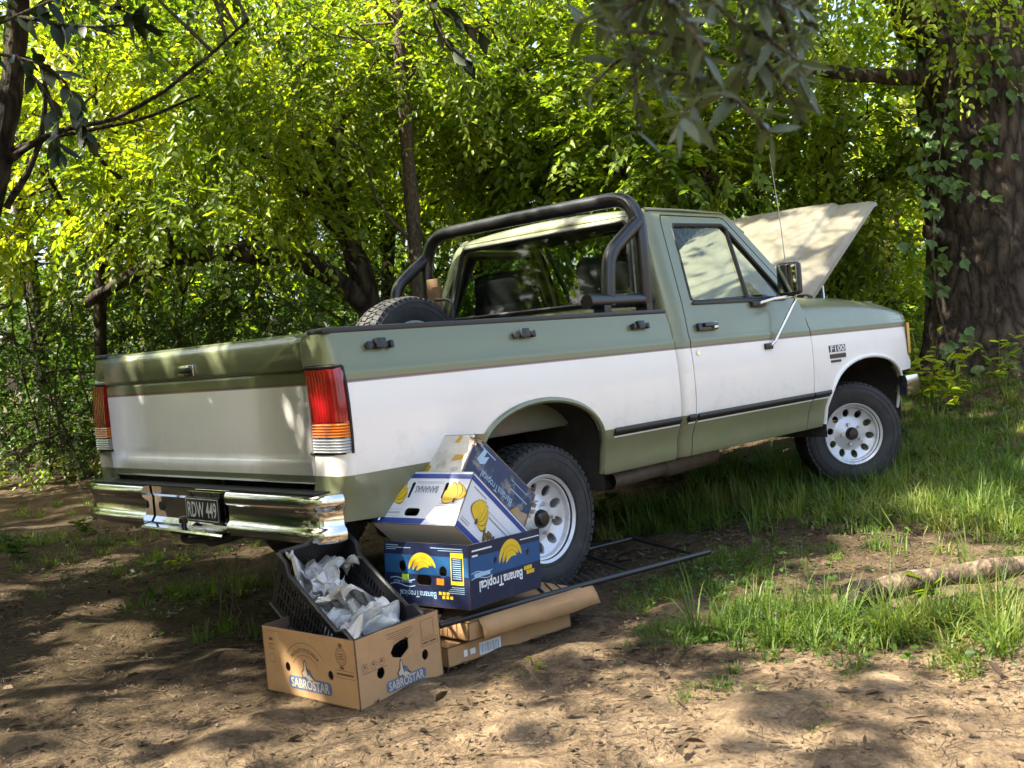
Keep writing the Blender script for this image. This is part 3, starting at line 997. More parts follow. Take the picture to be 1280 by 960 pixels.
# back wall with its window
RW = [(-.700, 1.315), (-.69, 1.30), (.69, 1.30), (.700, 1.315), (.635, 1.690), (.61, 1.715), (-.61, 1.715), (-.635, 1.690)]
wall_out = [(-(bw(z) - .085), z) for z in (.52, .8, 1.034, 1.15, 1.25, 1.5, 1.7, 1.76)] + [((bw(z) - .085), z) for z in (1.76, 1.7, 1.5, 1.25, 1.15, 1.034, .8, .52)]
bwall = panel('cab_back', wall_out, [RW], lambda u, v: (xr(v) + .001, u, v), [], ZC2, 'paint', truck, .03, (-1, 0, 0))
m = MB(); m.tube([(xr(z) - .004, y, z) for y, z in RW], .012, 6, closed=True)
m.build('window_seal', 'seal', bwall, smooth=50)
m = MB(); m.add([(xr(z) + .006, y, z) for y, z in RW], [tuple(range(8))])
m.build('rear_window', 'glass', bwall)

# roof: one pressed sheet with rolled edges
m = MB()
rx0, rx1 = xr(1.765), 1.885


def roof_fn(u, v):
    y = (v * 2 - 1)
    yy = .705 * y
    x = rx0 + (rx1 - rx0) * u
    edge = max(0, abs(y) - .86) / .14
    ze = 1.771 + .040 * (1 - y * y) - .008 * edge
    e2 = max(0, .10 - u) / .10
    ze -= .020 * e2 * e2 + .015 * max(0, (u - .85) / .15) ** 2
    for k in (-.45, 0, .45):
        pass
    return (x - .012 * e2 * 0, yy, ze)


m.grid(roof_fn, 25, 41)
for i in range(40):      # rear drop of the roof edge
    a = roof_fn(0, i / 40); b = roof_fn(0, (i + 1) / 40)
    m.add([a, b, (b[0] - .010, b[1], 1.748), (a[0] - .010, a[1], 1.748)], [(0, 1, 2, 3)])
m.build('roof', 'green', truck, smooth=60)
for s in (1, -1):
    m = MB()
    m.tube([(rx0 + .02, -s * .712, 1.770), (1.5, -s * .716, 1.772), (rx1 - .03, -s * .712, 1.768), (2.0, -s * .765, 1.652)], .008, 6)
    m.build('drip_rail', 'green', truck, smooth=60)
m = MB()
m.grid(lambda u, v: (1.15 + .70 * u, -.66 + 1.32 * v, 1.742 + .03 * math.sin(math.pi * v)), 8, 12)
m.build('headliner', 'cloth', truck, smooth=60)

# windscreen and cowl
WS = [(2.305, -.80, 1.265), (2.305, .80, 1.265), (1.885, .665, 1.755), (1.885, -.665, 1.755)]
m = MB()
m.grid(lambda u, v: (2.305 - .42 * v + .05 * (1 - (2 * u - 1) ** 2), (-1 + 2 * u) * (.80 - .135 * v), 1.265 + .49 * v), 13, 9)
m.build('windscreen', 'glass', truck, smooth=60)
m = MB()
m.tube([(2.31, -.80, 1.265), (2.345, -.4, 1.262), (2.355, 0, 1.262), (2.345, .4, 1.262), (2.31, .80, 1.265)], .014, 6)
m.tube([(2.31, -.80, 1.265), (1.885, -.668, 1.757)], .016, 6)
m.tube([(2.31, .80, 1.265), (1.885, .668, 1.757)], .016, 6)
m.tube([(1.885, -.668, 1.757), (1.91, 0, 1.775), (1.885, .668, 1.757)], .014, 6)
m.build('windscreen_seal', 'seal', truck, smooth=50)
m = MB()
m.box((2.43, 0, 1.20), (.26, 1.70, .08))
m.build('cowl', 'green', truck)
# inside the cab
for y in (-.40, .42):
    m = MB()
    T = Matrix.Translation((1.28, y, 1.12)) @ Matrix.Rotation(.16, 4, 'Y').inverted()
    m.rbox((-.02, 0, .02), (.14, .48, .54), .06, 0, T, 3)
    m.rbox((-.022, 0, .27), (.125, .40, .36), .058, 0, T, 3)
    m.rbox((.24, 0, -.22), (.52, .50, .16), .05, 0, T, 3)
    m.build('seat', 'cloth', truck, smooth=50)
m = MB()
m.rbox((2.17, 0, 1.12), (.34, 1.66, .26), .05)
m.box((1.62, 0, .56), (1.2, 1.75, .03))
m.box((2.30, 0, .85), (.03, 1.70, .6))
m.build('dashboard', 'cloth', truck, smooth=40)
m = MB()
T = Matrix.Translation((1.86, .40, 1.22)) @ Matrix.Rotation(math.radians(-62), 4, 'Y')
m.tube([(.20 * math.cos(2 * math.pi * i / 28), .20 * math.sin(2 * math.pi * i / 28), 0) for i in range(28)], .014, 8, closed=True, T=T)
m.tube([(-.2, 0, 0), (0, 0, -.03), (.2, 0, 0)], .015, 6, T=T)
m.tube([(0, 0, -.03), (0, 0, -.35)], .03, 8, T=T)
m.build('steering_wheel', 'black', truck, smooth=50)
m = MB()
m.rbox((1.93, 0, 1.665), (.03, .24, .065), .012)
m.build('interior_mirror', 'black', truck, smooth=40)

# ---- front fenders
def fz(x):
    return float(np.interp(x, [2.26, 2.6, 3.0, 3.4, 3.62, 3.70], [1.262, 1.258, 1.242, 1.208, 1.172, 1.14]))


def fen_map(s):
    def f(u, v):
        taper = .035 * float(sstep(3.25, 3.70, u)) * (1 + .6 * float(sstep(3.5, 3.70, u)))
        if v <= 1.10:
            y, z = bw(v), v
        else:
            t = (v - 1.10) / .20
            y0, z0 = bw(1.10), 1.10
            d0 = (bw(1.101) - bw(1.099)) / .002
            zt = fz(u)
            p1 = (y0 + d0 * (zt - z0 - .01), zt - .01)
            p2 = (.74, zt + .012)
            y = (1 - t) ** 2 * y0 + 2 * t * (1 - t) * p1[0] + t * t * p2[0]
            z = (1 - t) ** 2 * z0 + 2 * t * (1 - t) * p1[1] + t * t * p2[1]
        return (u, -s * (y - taper), z)
    return f


farch = arch_pts(2.95, .51, .50, .372)
for s in (1, -1):
    outl = [(2.274, 1.30), (2.274, 1.034), (2.260, .70), (2.24, SILL), (2.43, SILL)] + farch[1:-1] + [(3.455, .60), (3.45, .745), (3.66, .745), (3.665, .80), (3.60, .845), (3.60, 1.058), (3.64, 1.065), (3.655, 1.12), (3.64, 1.30)]
    panel('fender', outl, [], fen_map(s), [2.5, 2.8, 3.0, 3.2, 3.3, 3.4, 3.45, 3.5, 3.55, 3.6, 3.64], ZC[:-4] + [1.1, 1.13, 1.15, 1.17, 1.19, 1.21, 1.23, 1.25, 1.27, 1.285], 'paint', truck, .02, (0, -s, 0))
    lip_tube(farch, fen_map(s), s, 'wheel_arch_trim', 'white_trim', .012)
    m = MB()
    A = [(2.45, .42)] + farch[1:-1] + [(3.45, .42)]
    for (u0, v0), (u1, v1) in zip(A[:-1], A[1:]):
        m.add([(u0, -s * .955, v0), (u1, -s * .955, v1), (u1, -s * .40, v1), (u0, -s * .40, v0)], [(0, 1, 2, 3)])
    m.build('wheel_well', 'chassis', truck, smooth=50)
    m = MB()
    m.box((2.95, -s * .71, 1.05), (1.35, .03, .34))
    m.build('inner_wing', 'green', truck)
    # corner lamp
    m = MB()
    def cl(u, v):
        d = u * .13
        a = max(0, (d - .055) / .05)
        return (3.585 + min(d, .055) + .05 * math.sin(a), -s * (.975 - .2 * min(d, .055) - .05 * (1 - math.cos(a))), .850 + .205 * v)
    m.grid(cl, 12, 9)
    m.box((3.60, -s * .925, .950), (.03, .05, .20))
    m.build('corner_lamp', 'yellow_lens', truck, smooth=50)
    # headlight
    m = MB()
    m.rbox((3.655, -s * .74, .955), (.05, .30, .185), .02)
    m.build('headlight', 'clear', truck, smooth=40)
m = MB()
m.rbox((3.66, 0, .955), (.03, 1.16, .20), .01)
for k in range(6):
    m.box((3.68, -.5 + k * .2, .955), (.02, .03, .19))
for k in range(3):
    m.box((3.68, 0, .90 + .055 * k), (.022, 1.14, .014))
m.build('grille', 'black', truck)
m = MB()
m.rbox((3.63, 0, 1.09), (.07, 1.5, .09), .02)
m.rbox((3.64, 0, .80), (.05, 1.75, .08), .02)
m.build('front_panel', 'green', truck, smooth=40)


def sweep_bumper(m, path, prof, mi=0):
    k = len(path)
    V = []
    for i in range(k):
        a = Vector(path[max(i - 1, 0)]); b = Vector(path[min(i + 1, k - 1)])
        t = (b - a).normalized(); n = Vector((t.y, -t.x))
        for d, z in prof:
            V.append((path[i][0] + n.x * d, path[i][1] + n.y * d, z))
    q = len(prof)
    F = [(i * q + j, (i + 1) * q + j, (i + 1) * q + j + 1, i * q + j + 1) for i in range(k - 1) for j in range(q - 1)]
    F += [tuple(range(q)), tuple(range((k - 1) * q, k * q))]
    m.add(V, F, mi)


m = MB()
fprof = [(-.02, .585), (.025, .58), (.035, .60), (.036, .68), (.028, .71), (-.02, .715)]
path = [(3.40, -1.0), (3.55, -1.0), (3.64, -.985), (3.72, -.93), (3.77, -.82), (3.80, -.5), (3.81, 0), (3.80, .5), (3.77, .82), (3.72, .93), (3.64, .985), (3.55, 1.0), (3.40, 1.0)]
sweep_bumper(m, path, fprof)
m.build('front_bumper', 'chrome', truck, smooth=40)

# badge on the right fender
for s in (1, -1):
    def fp(x, z, d):
        return (x, -s * (bw(z) + d), z)
    xs = (2.46, 2.655)
    m = MB()
    for (a, b, z0, z1) in ((2.458, 2.655, .922, .962), (2.462, 2.655, .884, .910), (2.468, 2.59, .860, .874)):
        m.add([fp(x, z, d) for x in (a, b) for z in (z0, z1) for d in (0, .004)], [(0, 1, 3, 2), (4, 6, 7, 5), (0, 4, 5, 1), (2, 3, 7, 6), (1, 5, 7, 3)])
    bd = m.build('badge', 'plate', truck)
    V, F = text_mesh('F100', .052, .0014)
    xv = [v[0] for v in V]; w = max(xv) - min(xv); cx = (max(xv) + min(xv)) / 2
    yv = [v[1] for v in V]; cy = (max(yv) + min(yv)) / 2
    m = MB(); m.add([fp(2.556 + s * (v[0] - cx) * .175 / w, .942 + (v[1] - cy) * .95, .0055) for v in V], F)
    m.build('badge_lettering', 'plate_white', bd, recalc=False)

# ---- hood, propped open
hood_x, hood_z, hood_a = 2.715, 1.285, math.radians(31.5)
HL = 1.24


def hood_pt(u, v, d=0.0):
    # u along the hood from hinge to nose, v across (-1 right .. 1 left)
    hw = .775 - .045 * u
    y = v * hw
    a = abs(v)
    h = .024 * float(sstep(.63, .585, a)) + .018 * (1 - a * a) - .022 * max(0, (u - .95) / .05) ** 2 - .014 * float(sstep(.965, 1.0, a))
    l = u * HL
    h += d
    return (hood_x + l * math.cos(hood_a) - h * math.sin(hood_a), y, hood_z + l * math.sin(hood_a) + h * math.cos(hood_a))


m = MB()
m.grid(lambda u, v: hood_pt(u, v * 2 - 1), 41, 121)
m.grid(lambda u, v: hood_pt(u, v * 2 - 1, -.028), 41, 121)
for i in range(40):
    for v in (-1, 1):
        m.add([hood_pt(i / 40, v), hood_pt((i + 1) / 40, v), hood_pt((i + 1) / 40, v, -.028), hood_pt(i / 40, v, -.028)], [(0, 1, 2, 3)])
for i in range(120):
    for u in (0, 1):
        m.add([hood_pt(u, -1 + i / 60), hood_pt(u, -1 + (i + 1) / 60), hood_pt(u, -1 + (i + 1) / 60, -.028), hood_pt(u, -1 + i / 60, -.028)], [(0, 1, 2, 3)])
hood = m.build('hood', 'tan_hood', truck, smooth=45)
for s in (1, -1):
    m = MB()
    b0 = Vector(hood_pt(.22, -s * .93, -.03))
    m.tube([(2.93, -s * .72, 1.22), (2.96, -s * .72, 1.26), b0], .012, 6)
    m.build('hood_prop', 'steel', hood, smooth=50)
    m = MB()
    m.tube([(2.66, -s * .73, 1.18), (2.70, -s * .73, 1.25), Vector(hood_pt(.05, -s * .94, -.03))], .015, 6)
    m.build('hood_hinge', 'steel', hood, smooth=50)

# ---- mirrors
for s in (1, -1):
    m = MB()
    c = Vector((2.03, -s * 1.02, 1.362))
    T = Matrix.Translation(c) @ Matrix.Rotation(s * .18, 4, 'Z')
    m.rbox((0, 0, 0), (.06, .135, .185), .028, 0, T, 3)
    mi = m.build('door_mirror', 'black', truck, smooth=50)
    m = MB(); m.rbox((-.030, 0, 0), (.006, .105, .155), .002, 0, T)
    m.build('mirror_glass', 'mirror', mi)
    m = MB()
    p0 = Vector((1.80, -s * .945, 1.235))
    m.tube([p0, p0 + Vector((.09, -s * .05, .02)), (2.03, -s * 1.03, 1.262), c + Vector((.02, 0, -.08))], .010, 8)
    m.tube([(2.03, -s * 1.04, 1.27), (2.055, -s * 1.03, 1.262), (2.06, -s * 1.03, 1.24), (1.84, -s * 1.012, 1.02), (1.80, -s * 1.003, 1.00)], .009, 8)
    m.build('mirror_arm', 'chrome', mi, smooth=50)
    m = MB()
    m.rbox(p0 + Vector((0, -s * .0, 0)), (.13, .03, .03), .008)
    m.rbox((1.785, -s * 1.004, .998), (.075, .016, .034), .006)
    m.build('mirror_foot', 'black', mi, smooth=50)

# antenna on the right fender
m = MB()
m.tube([(2.40, -.80, 1.26), (2.40, -.80, 1.285)], .016, 10)
m.tube([(2.40, -.80, 1.285), (2.37, -.795, 1.7), (2.31, -.79, 2.12)], [.0035, .0028, .002], 6)
m.build('antenna', 'steel', truck, smooth=50)

# ---- roll bar
m = MB()
hx = .955
hoop = smooth_path([(hx, -.82, 1.23), (hx, -.82, 1.55), (hx + .01, -.81, 1.70), (hx + .02, -.73, 1.815), (hx + .02, -.55, 1.822), (hx + .02, .55, 1.822), (hx + .02, .73, 1.815), (hx + .01, .81, 1.70), (hx, .82, 1.55), (hx, .82, 1.23)], 3)
m.tube(hoop, .039, 14)
rb = m.build('roll_bar', 'black_gloss', truck, smooth=50)
for s in (1, -1):
    m = MB()
    br = smooth_path([(hx - .01, -s * .815, 1.68), (.80, -s * .812, 1.585), (.71, -s * .81, 1.52), (.685, -s * .81, 1.40), (.675, -s * .81, 1.27)], 3)
    m.tube(br, .036, 12)
    m.build('brace', 'black_gloss', rb, smooth=50)
    m = MB()
    m.tube([(.51, -s * .812, 1.292), (1.0, -s * .812, 1.292)], .037, 12)
    for x in (.60, .93):
        m.box((x, -s * .83, 1.245), (.05, .07, .05))
    m.build('foot_bar', 'black_gloss', rb, smooth=50)

# ---- rear bumper
prof = [(-.04, .470), (.000, .462), (.012, .470), (.016, .490), (.012, .508), (.002, .516), (-.002, .524), (-.002, .572), (.000, .582), (.010, .590), (.014, .606), (.012, .624), (.004, .634), (-.02, .638), (-.09, .638)]
pr = [(-1.205, -.345), (-1.205, -.5), (-1.205, -.78), (-1.20, -.86), (-1.188, -.91), (-1.162, -.942), (-1.125, -.955), (-1.10, -.957)]
m = MB()
cprof = [(-1.175, .634), (-1.172, .60), (-1.166, .59), (-1.166, .50), (-1.180, .478), (-1.235, .470), (-1.240, .462), (-1.15, .458)]
n = len(cprof)
V = [(x, y, z) for y in (-.334, .334) for x, z in cprof]
m.add(V, [(i, i + 1, n + i + 1, n + i) for i in range(n - 1)])
rear_bumper = m.build('rear_bumper', 'chrome', truck)
m = MB(); sweep_bumper(m, [(x, y) for x, y in pr], prof); m.build('bumper_end', 'chrome', rear_bumper, smooth=40)
m = MB(); sweep_bumper(m, [(x, -y) for x, y in pr][::-1], prof); m.build('bumper_end', 'chrome', rear_bumper, smooth=40)
m = MB(); m.box((-1.145, 0, .6405), (.09, 1.80, .004)); m.build('bumper_step', 'black', rear_bumper)
m = MB(); m.tube([(-1.166, .27, .548), (-1.172, .27, .548)], .020, 14); m.build('bolt_hole', 'seal', rear_bumper)
m = MB(); m.tube([(-1.205, .02, .468), (-1.205, .02, .490), (-1.205, .02, .494), (-1.205, .02, .512), (-1.205, .02, .520)], [.012, .012, .019, .019, .012], 12); m.build('tow_ball', 'black_gloss', rear_bumper, smooth=40)
for y in (-.075, -.235):
    m = MB(); m.tube([(-1.205, y, .618), (-1.210, y, .618)], .010, 10); m.build('plate_lamp', 'black', rear_bumper)
m = MB()
m.box((-1.195, -.157, .565), (.020, .268, .125))
m.build('plate_bracket', 'chrome', rear_bumper)
m = MB()
for y in (.30, -.30):
    m.box((-1.05, y, .52), (.20, .06, .10))
m.tube(smooth_path([(-1.12, .16, .43), (-1.17, .12, .40), (-1.12, .0, .41), (-1.17, -.1, .405), (-1.12, -.22, .43)], 2), .014, 6)
m.box((-1.1, 0, .44), (.10, .5, .03))
tag(m.build('tow_bracket', 'chassis', rear_bumper), kind='stuff')
# licence plate
m = MB(); m.rbox((-1.211, -.157, .557), (.006, .262, .098), .002)
lp = m.build('licence_plate', 'plate', rear_bumper, smooth=40)
fc = Face((-1.2142, -.026, .508), (0, -1, 0), (0, 0, 1))
fc.text('plate_lettering', 'RDW 449', .131, .049, .088, 'plate_white', lp, bold=.0012, width=.225, h=.001)
fc.poly('plate_border', [(.004, .004), (.258, .004), (.258, .094), (.004, .094)], 'plate_white', lp, h=.0008, holes=[[(.007, .007), (.255, .007), (.255, .091), (.007, .091)]])


# ---- wheels
def tyre_mesh(R=.331, W=.205, rim=.184):
    m = MB()
    w = W / 2
    prof = [(rim - .008, -w * .72), (rim + .005, -w * .86), (rim + .035, -w * .97), (R - .085, -w * 1.03), (R - .05, -w * 1.02), (R - .026, -w * .95), (R - .012, -w * .84), (R - .009, -w * .80),
            (R - .009, w * .80), (R - .012, w * .84), (R - .026, w * .95), (R - .05, w * 1.02), (R - .085, w * 1.03), (rim + .035, w * .97), (rim + .005, w * .86), (rim - .008, w * .72)]
    m.lathe(prof, 64)
    # moulded rings on the sidewall
    for sg in (-1, 1):
        for rr, o in ((rim + .022, .93), (R - .068, 1.032), (R - .036, .995)):
            m.tube([(rr * math.cos(2 * math.pi * i / 64), sg * w * o, rr * math.sin(2 * math.pi * i / 64)) for i in range(64)], .0022, 4, closed=True)
    # tread blocks
    n = 56
    rnd = random.Random(2)
    for i in range(n):
        for row, (y0, y1, off) in enumerate(((-.92, -.52, 0), (-.46, -.06, .5), (.06, .46, 0), (.52, .92, .5))):
            a = 2 * math.pi * (i + off) / n
            da = 2 * math.pi / n * .36
            V = []
            sk = .35 * da * (1 if row % 2 else -1)
            for r_ in (R - .014, R):
                for aa, yy, q in ((a - da, y0, -1), (a + da, y0, -1), (a + da, y1, 1), (a - da, y1, 1)):
                    rr = r_ - (.010 if abs(yy) > .8 else 0)
                    V.append((rr * math.cos(aa + sk * q), yy * w, rr * math.sin(aa + sk * q)))
            m.add(V, [(4, 5, 6, 7), (0, 1, 5, 4), (1, 2, 6, 5), (2, 3, 7, 6), (3, 0, 4, 7)])
    return m


def rim_mesh(R=.192, W=.19):
    """outer face towards -Y"""
    m = MB()
    w = W / 2
    m.lathe([(R - .012, -w + .010), (R, -w), (R + .004, -w + .006), (R - .002, -w + .016), (R - .022, -w + .022), (R - .028, -w + .05), (R - .032, w * .6), (R, w)], 48)
    # disc with oval windows
    def ell(a, rad, rr, rt, n=14):
        out = []
        for i in range(n):
            t = 2 * math.pi * i / n
            p, q = rad + rr * math.cos(t), rt * math.sin(t)
            out.append((p * math.cos(a) - q * math.sin(a), p * math.sin(a) + q * math.cos(a)))
        return out
    outer = [((R - .026) * math.cos(2 * math.pi * i / 48), (R - .026) * math.sin(2 * math.pi * i / 48)) for i in range(48)]
    inner = [(.040 * math.cos(2 * math.pi * i / 24), .040 * math.sin(2 * math.pi * i / 24)) for i in range(24)]
    holes = [inner] + [ell(2 * math.pi * k / 10 + .1, .133, .026, .0215) for k in range(10)]
    P, F, B = fill2d(outer, holes)

    def dz(r):
        return float(np.interp(r, [.04, .072, .080, .096, .121, .150, .170], [-.060, -.060, -.054, -.026, -.030, -.040, -.056])) + 0.0
    V = [(x, dz(math.hypot(x, y)), y) for x, y in P]
    nb = len(V)
    V2 = [(x, dz(math.hypot(x, y)) + .014, y) for x, y in P]
    m.add(V + V2, [tuple(f) for f in F] + [(a, b, b + nb, a + nb) for a, b in B])
    return m


tyre_me = tyre_mesh().build('tyre', 'rubber', None, smooth=35)
rim_o = rim_mesh().build('wheel', 'rim', None, smooth=30)
m = MB()
m.lathe([(0, -.088), (.028, -.086), (.038, -.076), (.043, -.055), (.044, -.02)], 24)
hub_o = m.build('hub_cap', 'black_gloss', None, smooth=40)
m = MB()
m.tube([(0, -.056, 0), (0, -.078, 0)], .0095, 6)
nut_o = m.build('lug_nut', 'steel', None)
tyre_me.parent = rim_o; hub_o.parent = rim_o


def wheel(loc, rotz, spin, first=False, parent=truck, name='wheel', nuts=True):
    w = rim_o if first else link(rim_o.copy())
    w.name = name
    w.location = loc; w.rotation_euler = (0, spin, rotz); w.rotation_mode = 'XYZ'
    w.parent = parent
    for ch in ((tyre_me, hub_o) if nuts else (tyre_me,)):
        c = ch if first else link(ch.copy())
        c.parent = w
    if nuts:
        for k in range(5):
            c = nut_o if (first and k == 0) else link(nut_o.copy())
            a = 2 * math.pi * k / 5 + .3
            c.location = (.066 * math.cos(a), 0, .066 * math.sin(a)); c.parent = w
    return w


wheel((0, -.822, .349), 0, .35, True)
wheel((0, .822, .349), math.pi, .1)
wheel((2.967, -.815, .385), math.radians(-37), .9)
wheel((2.967, .815, .385), math.pi - math.radians(37), .4)

# ------------------------------------------------------------------ loose things in the truck bed
sw = wheel((.40, .40, 1.100), math.radians(-6), 1.2, False, None, 'spare_wheel', True)
sw.rotation_euler = (math.radians(-4), 1.2, math.radians(-6))
tag(sw, 'black spare wheel standing upright in the open truck bed', 'spare wheel')
m = MB()
m.tube(smooth_path([(.61, .10, 1.06), (.62, .27, 1.20), (.66, .275, 1.36), (.665, .31, 1.405), (.66, .42, 1.41)], 2), .0085, 6)
tag(m.build('rubber_strap', 'black', None, smooth=50), 'thin black rubber strap hooked over the spare wheel', 'strap')
m = MB()
m.rbox((.865, .66, 1.155), (.02, .10, .79), .003)
m.rbox((.845, .615, 1.13), (.02, .07, .74), .003)
tag(m.build('wooden_board', 'board', None), 'pale sawn wooden board upright in the bed behind the roll bar', 'board')


# ------------------------------------------------------------------ boxes beside the truck
def rotm(rx, ry, rz):
    return Matrix.Rotation(math.radians(rz), 4, 'Z') @ Matrix.Rotation(math.radians(ry), 4, 'Y') @ Matrix.Rotation(math.radians(rx), 4, 'X')


def box_thing(name, centre, rot, dims, scale=1.0):
    """Empty at the middle of the box's underside, placed from the box centre; scale moves it along its line of sight at equal size on the eye"""
    c = CAM + (np.array(centre) - CAM) * scale
    d = [q * scale for q in dims]
    R = rotm(*rot)
    base = Vector(c) - (R.to_3x3() @ Vector((0, 0, d[2] / 2)))
    o = bpy.data.objects.new(name, None)
    o.empty_display_size = 0.1
    link(o)
    o.matrix_world = Matrix.Translation(base) @ R
    return o, d


def board(m, F, w, h, t, holes=(), mi=0, mi_in=1, outline=None):
    """one wall of card with thickness t and real holes, on face frame F"""
    ol = outline or [(0, 0), (w, 0), (w, h), (0, h)]
    P, T, B = fill2d(ol, holes)
    n = len(P)
    m.add([F.pt(x, y, 0) for x, y in P], T, mi)
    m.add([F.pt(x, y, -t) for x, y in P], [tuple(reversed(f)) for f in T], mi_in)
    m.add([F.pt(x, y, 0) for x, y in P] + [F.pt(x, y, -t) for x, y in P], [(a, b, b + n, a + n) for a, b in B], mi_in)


def circ(x, y, r, n=16, ry=None):
    return [(x + r * math.cos(2 * math.pi * i / n), y + (ry or r) * math.sin(2 * math.pi * i / n)) for i in range(n)]


def rrect(x0, y0, x1, y1, r, n=4):
    out = []
    for cx, cy, a in ((x1 - r, y1 - r, 0), (x0 + r, y1 - r, 90), (x0 + r, y0 + r, 180), (x1 - r, y0 + r, 270)):
        out += arc((cx, cy), r, a, a + 90, n)
    return out


def faces_of(d):
    L, W, H = d
    return dict(rear=Face((-L / 2, W / 2, 0), (0, -1, 0), (0, 0, 1)), right=Face((-L / 2, -W / 2, 0), (1, 0, 0), (0, 0, 1)),
                front=Face((L / 2, -W / 2, 0), (0, 1, 0), (0, 0, 1)), left=Face((L / 2, W / 2, 0), (-1, 0, 0), (0, 0, 1)),
                bottom=Face((-L / 2, W / 2, 0), (1, 0, 0), (0, -1, 0)), top=Face((-L / 2, -W / 2, H), (1, 0, 0), (0, 1, 0)))


def carton(o, d, mats, holes, t=.004, top=False, bottom=True, heights=None):
    L, W, H = d
    fs = faces_of(d)
    for k, w in (('rear', W), ('right', L), ('front', W), ('left', L)):
        m = MB()
        h = (heights or {}).get(k, H)
        ins = 0 if k in ('rear', 'front') else .0005
        f = fs[k]
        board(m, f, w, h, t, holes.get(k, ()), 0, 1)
        m.build('side_wall', mats, o, recalc=False)
    if bottom:
        m = MB(); board(m, fs['bottom'], L, W, t); q = m.build('box_bottom', mats, o, recalc=False)
    if top:
        m = MB(); board(m, fs['top'], L, W, t, holes.get('top', ())); m.build('box_top', mats, o, recalc=False)
    return fs


def crescent(x, y, a0, a1, r, th, rot=0.0, n=16):
    """a banana outline: an arc with tapering ends"""
    out = []; inn = []
    for i in range(n + 1):
        t = i / n
        a = math.radians(a0 + (a1 - a0) * t)
        w = th * (math.sin(math.pi * t) ** .6 * .5 + .06)
        out.append((x + (r + w) * math.cos(a), y + (r + w) * math.sin(a)))
        inn.append((x + (r - w) * math.cos(a), y + (r - w) * math.sin(a)))
    return out + inn[::-1]


# --- open cardboard carton
o, d = box_thing('cardboard_carton', (-1.211, -1.091, .1135), (0.3, -1.0, 4.6), (.385, .475, .227))
tag(o, 'open brown cardboard carton holding the tilted black crate', 'carton')
L, W, H = d
hand = [(.150, .145), (.158, .128), (.195, .116), (.232, .138), (.234, .172), (.222, .178), (.165, .166)]
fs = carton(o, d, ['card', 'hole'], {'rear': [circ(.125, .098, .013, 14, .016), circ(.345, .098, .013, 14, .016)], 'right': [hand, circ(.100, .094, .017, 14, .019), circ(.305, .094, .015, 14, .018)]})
f = fs['rear']
f.poly('logo_panel', rrect(.125, .028, .345, .072, .015), 'ink_blue', o, h=.0008)
f.text('logo_lettering', 'SABROSTAR', .235, .050, .044, 'ink_tan', o, bold=.0009, width=.195, h=.0014)
def emblem(f, x, y, s):
    f.poly('logo_emblem', [(x - .030 * s, y), (x - .034 * s, y + .022 * s), (x - .020 * s, y + .034 * s), (x - .012 * s, y + .072 * s), (x - .002 * s, y + .074 * s), (x + .006 * s, y + .040 * s), (x + .024 * s, y + .034 * s), (x + .034 * s, y + .016 * s), (x + .050 * s, y)], 'ink', o, h=.0008)
    f.poly('logo_emblem', [(x - .022 * s, y + .004 * s), (x - .026 * s, y + .020 * s), (x - .014 * s, y + .030 * s), (x - .008 * s, y + .066 * s), (x - .003 * s, y + .066 * s), (x + .000 * s, y + .030 * s), (x + .012 * s, y + .006 * s)], 'ink_tan', o, h=.0012)
    f.poly('logo_emblem', circ(x + .016 * s, y + .018 * s, .013 * s), 'ink_blue', o, h=.0014)
    f.poly('logo_emblem', [(x - .004 * s, y + .004 * s), (x + .014 * s, y + .016 * s), (x + .044 * s, y - .004 * s), (x + .010 * s, y - .006 * s)], 'ink_tan', o, h=.0017)
emblem(f, .222, .072, .82)
def arch_line(f, cx, cy, r, a0, a1, t, n=24):
    out = arc((cx, cy), r + t / 2, a0, a1, n); inn = arc((cx, cy), r - t / 2, a0, a1, n)
    return f.poly('printed_arch', out + inn[::-1], 'ink', o, h=.0008)
arch_line(f, .220, .070, .120, 40, 140, .0018)
arch_line(f, .220, .070, .078, 35, 145, .0016)
f.text('printed_arch_text', 'PRODUCT OF ECUADOR', .220, .166, .017, 'ink', o, bold=.0004, width=.155, h=.001, arch=.096)
f.poly('printed_emblem', circ(.405, .168, .026, 20, .030), 'ink', o, h=.0008, holes=[circ(.405, .168, .0235, 20, .0275)])
f.poly('printed_emblem', circ(.405, .168, .019, 20, .022), 'ink', o, h=.0008, holes=[circ(.405, .168, .0178, 20, .0208)])
f.lines('fine_print', [(.396, .414, .205, .012), (.396, .414, .131, .010), (.392, .418, .168, .003), (.392, .418, .176, .003), (.392, .418, .160, .003), (.372, .462, .122, .0015), (.372, .462, .098, .0015), (.376, .458, .110, .007), (.02, .11, .214, .0016)], 'ink', o, h=.0008)
f.lines('fine_print', [(.03, .062, .168, .003), (.03, .058, .160, .002), (.03, .060, .152, .002), (.036, .056, .185, .010)], 'ink', o, h=.0008)
f.poly('printed_emblem', circ(.045, .118, .016), 'ink', o, h=.0008, holes=[circ(.045, .118, .0145)])
f = fs['right']
f.poly('logo_panel', rrect(.118, .018, .300, .056, .014), 'ink_blue', o, h=.0008)
f.text('logo_lettering', 'SABROSTAR', .209, .037, .040, 'ink_tan', o, bold=.0009, width=.162, h=.0014)
emblem(f, .196, .056, .78)
f.lines('fine_print', [(.135, .255, .207, .0022), (.145, .262, .199, .0018), (.140, .250, .192, .0018), (.165, .238, .186, .0018), (.170, .230, .180, .0018), (.155, .255, .174, .0018), (.020, .130, .111, .0018)], 'ink', o, h=.0008)
f.poly('printed_frame', [(.295, .150), (.355, .150), (.355, .212), (.295, .212)], 'ink', o, h=.0008, holes=[[(.2965, .1515), (.3535, .1515), (.3535, .2105), (.2965, .2105)]])
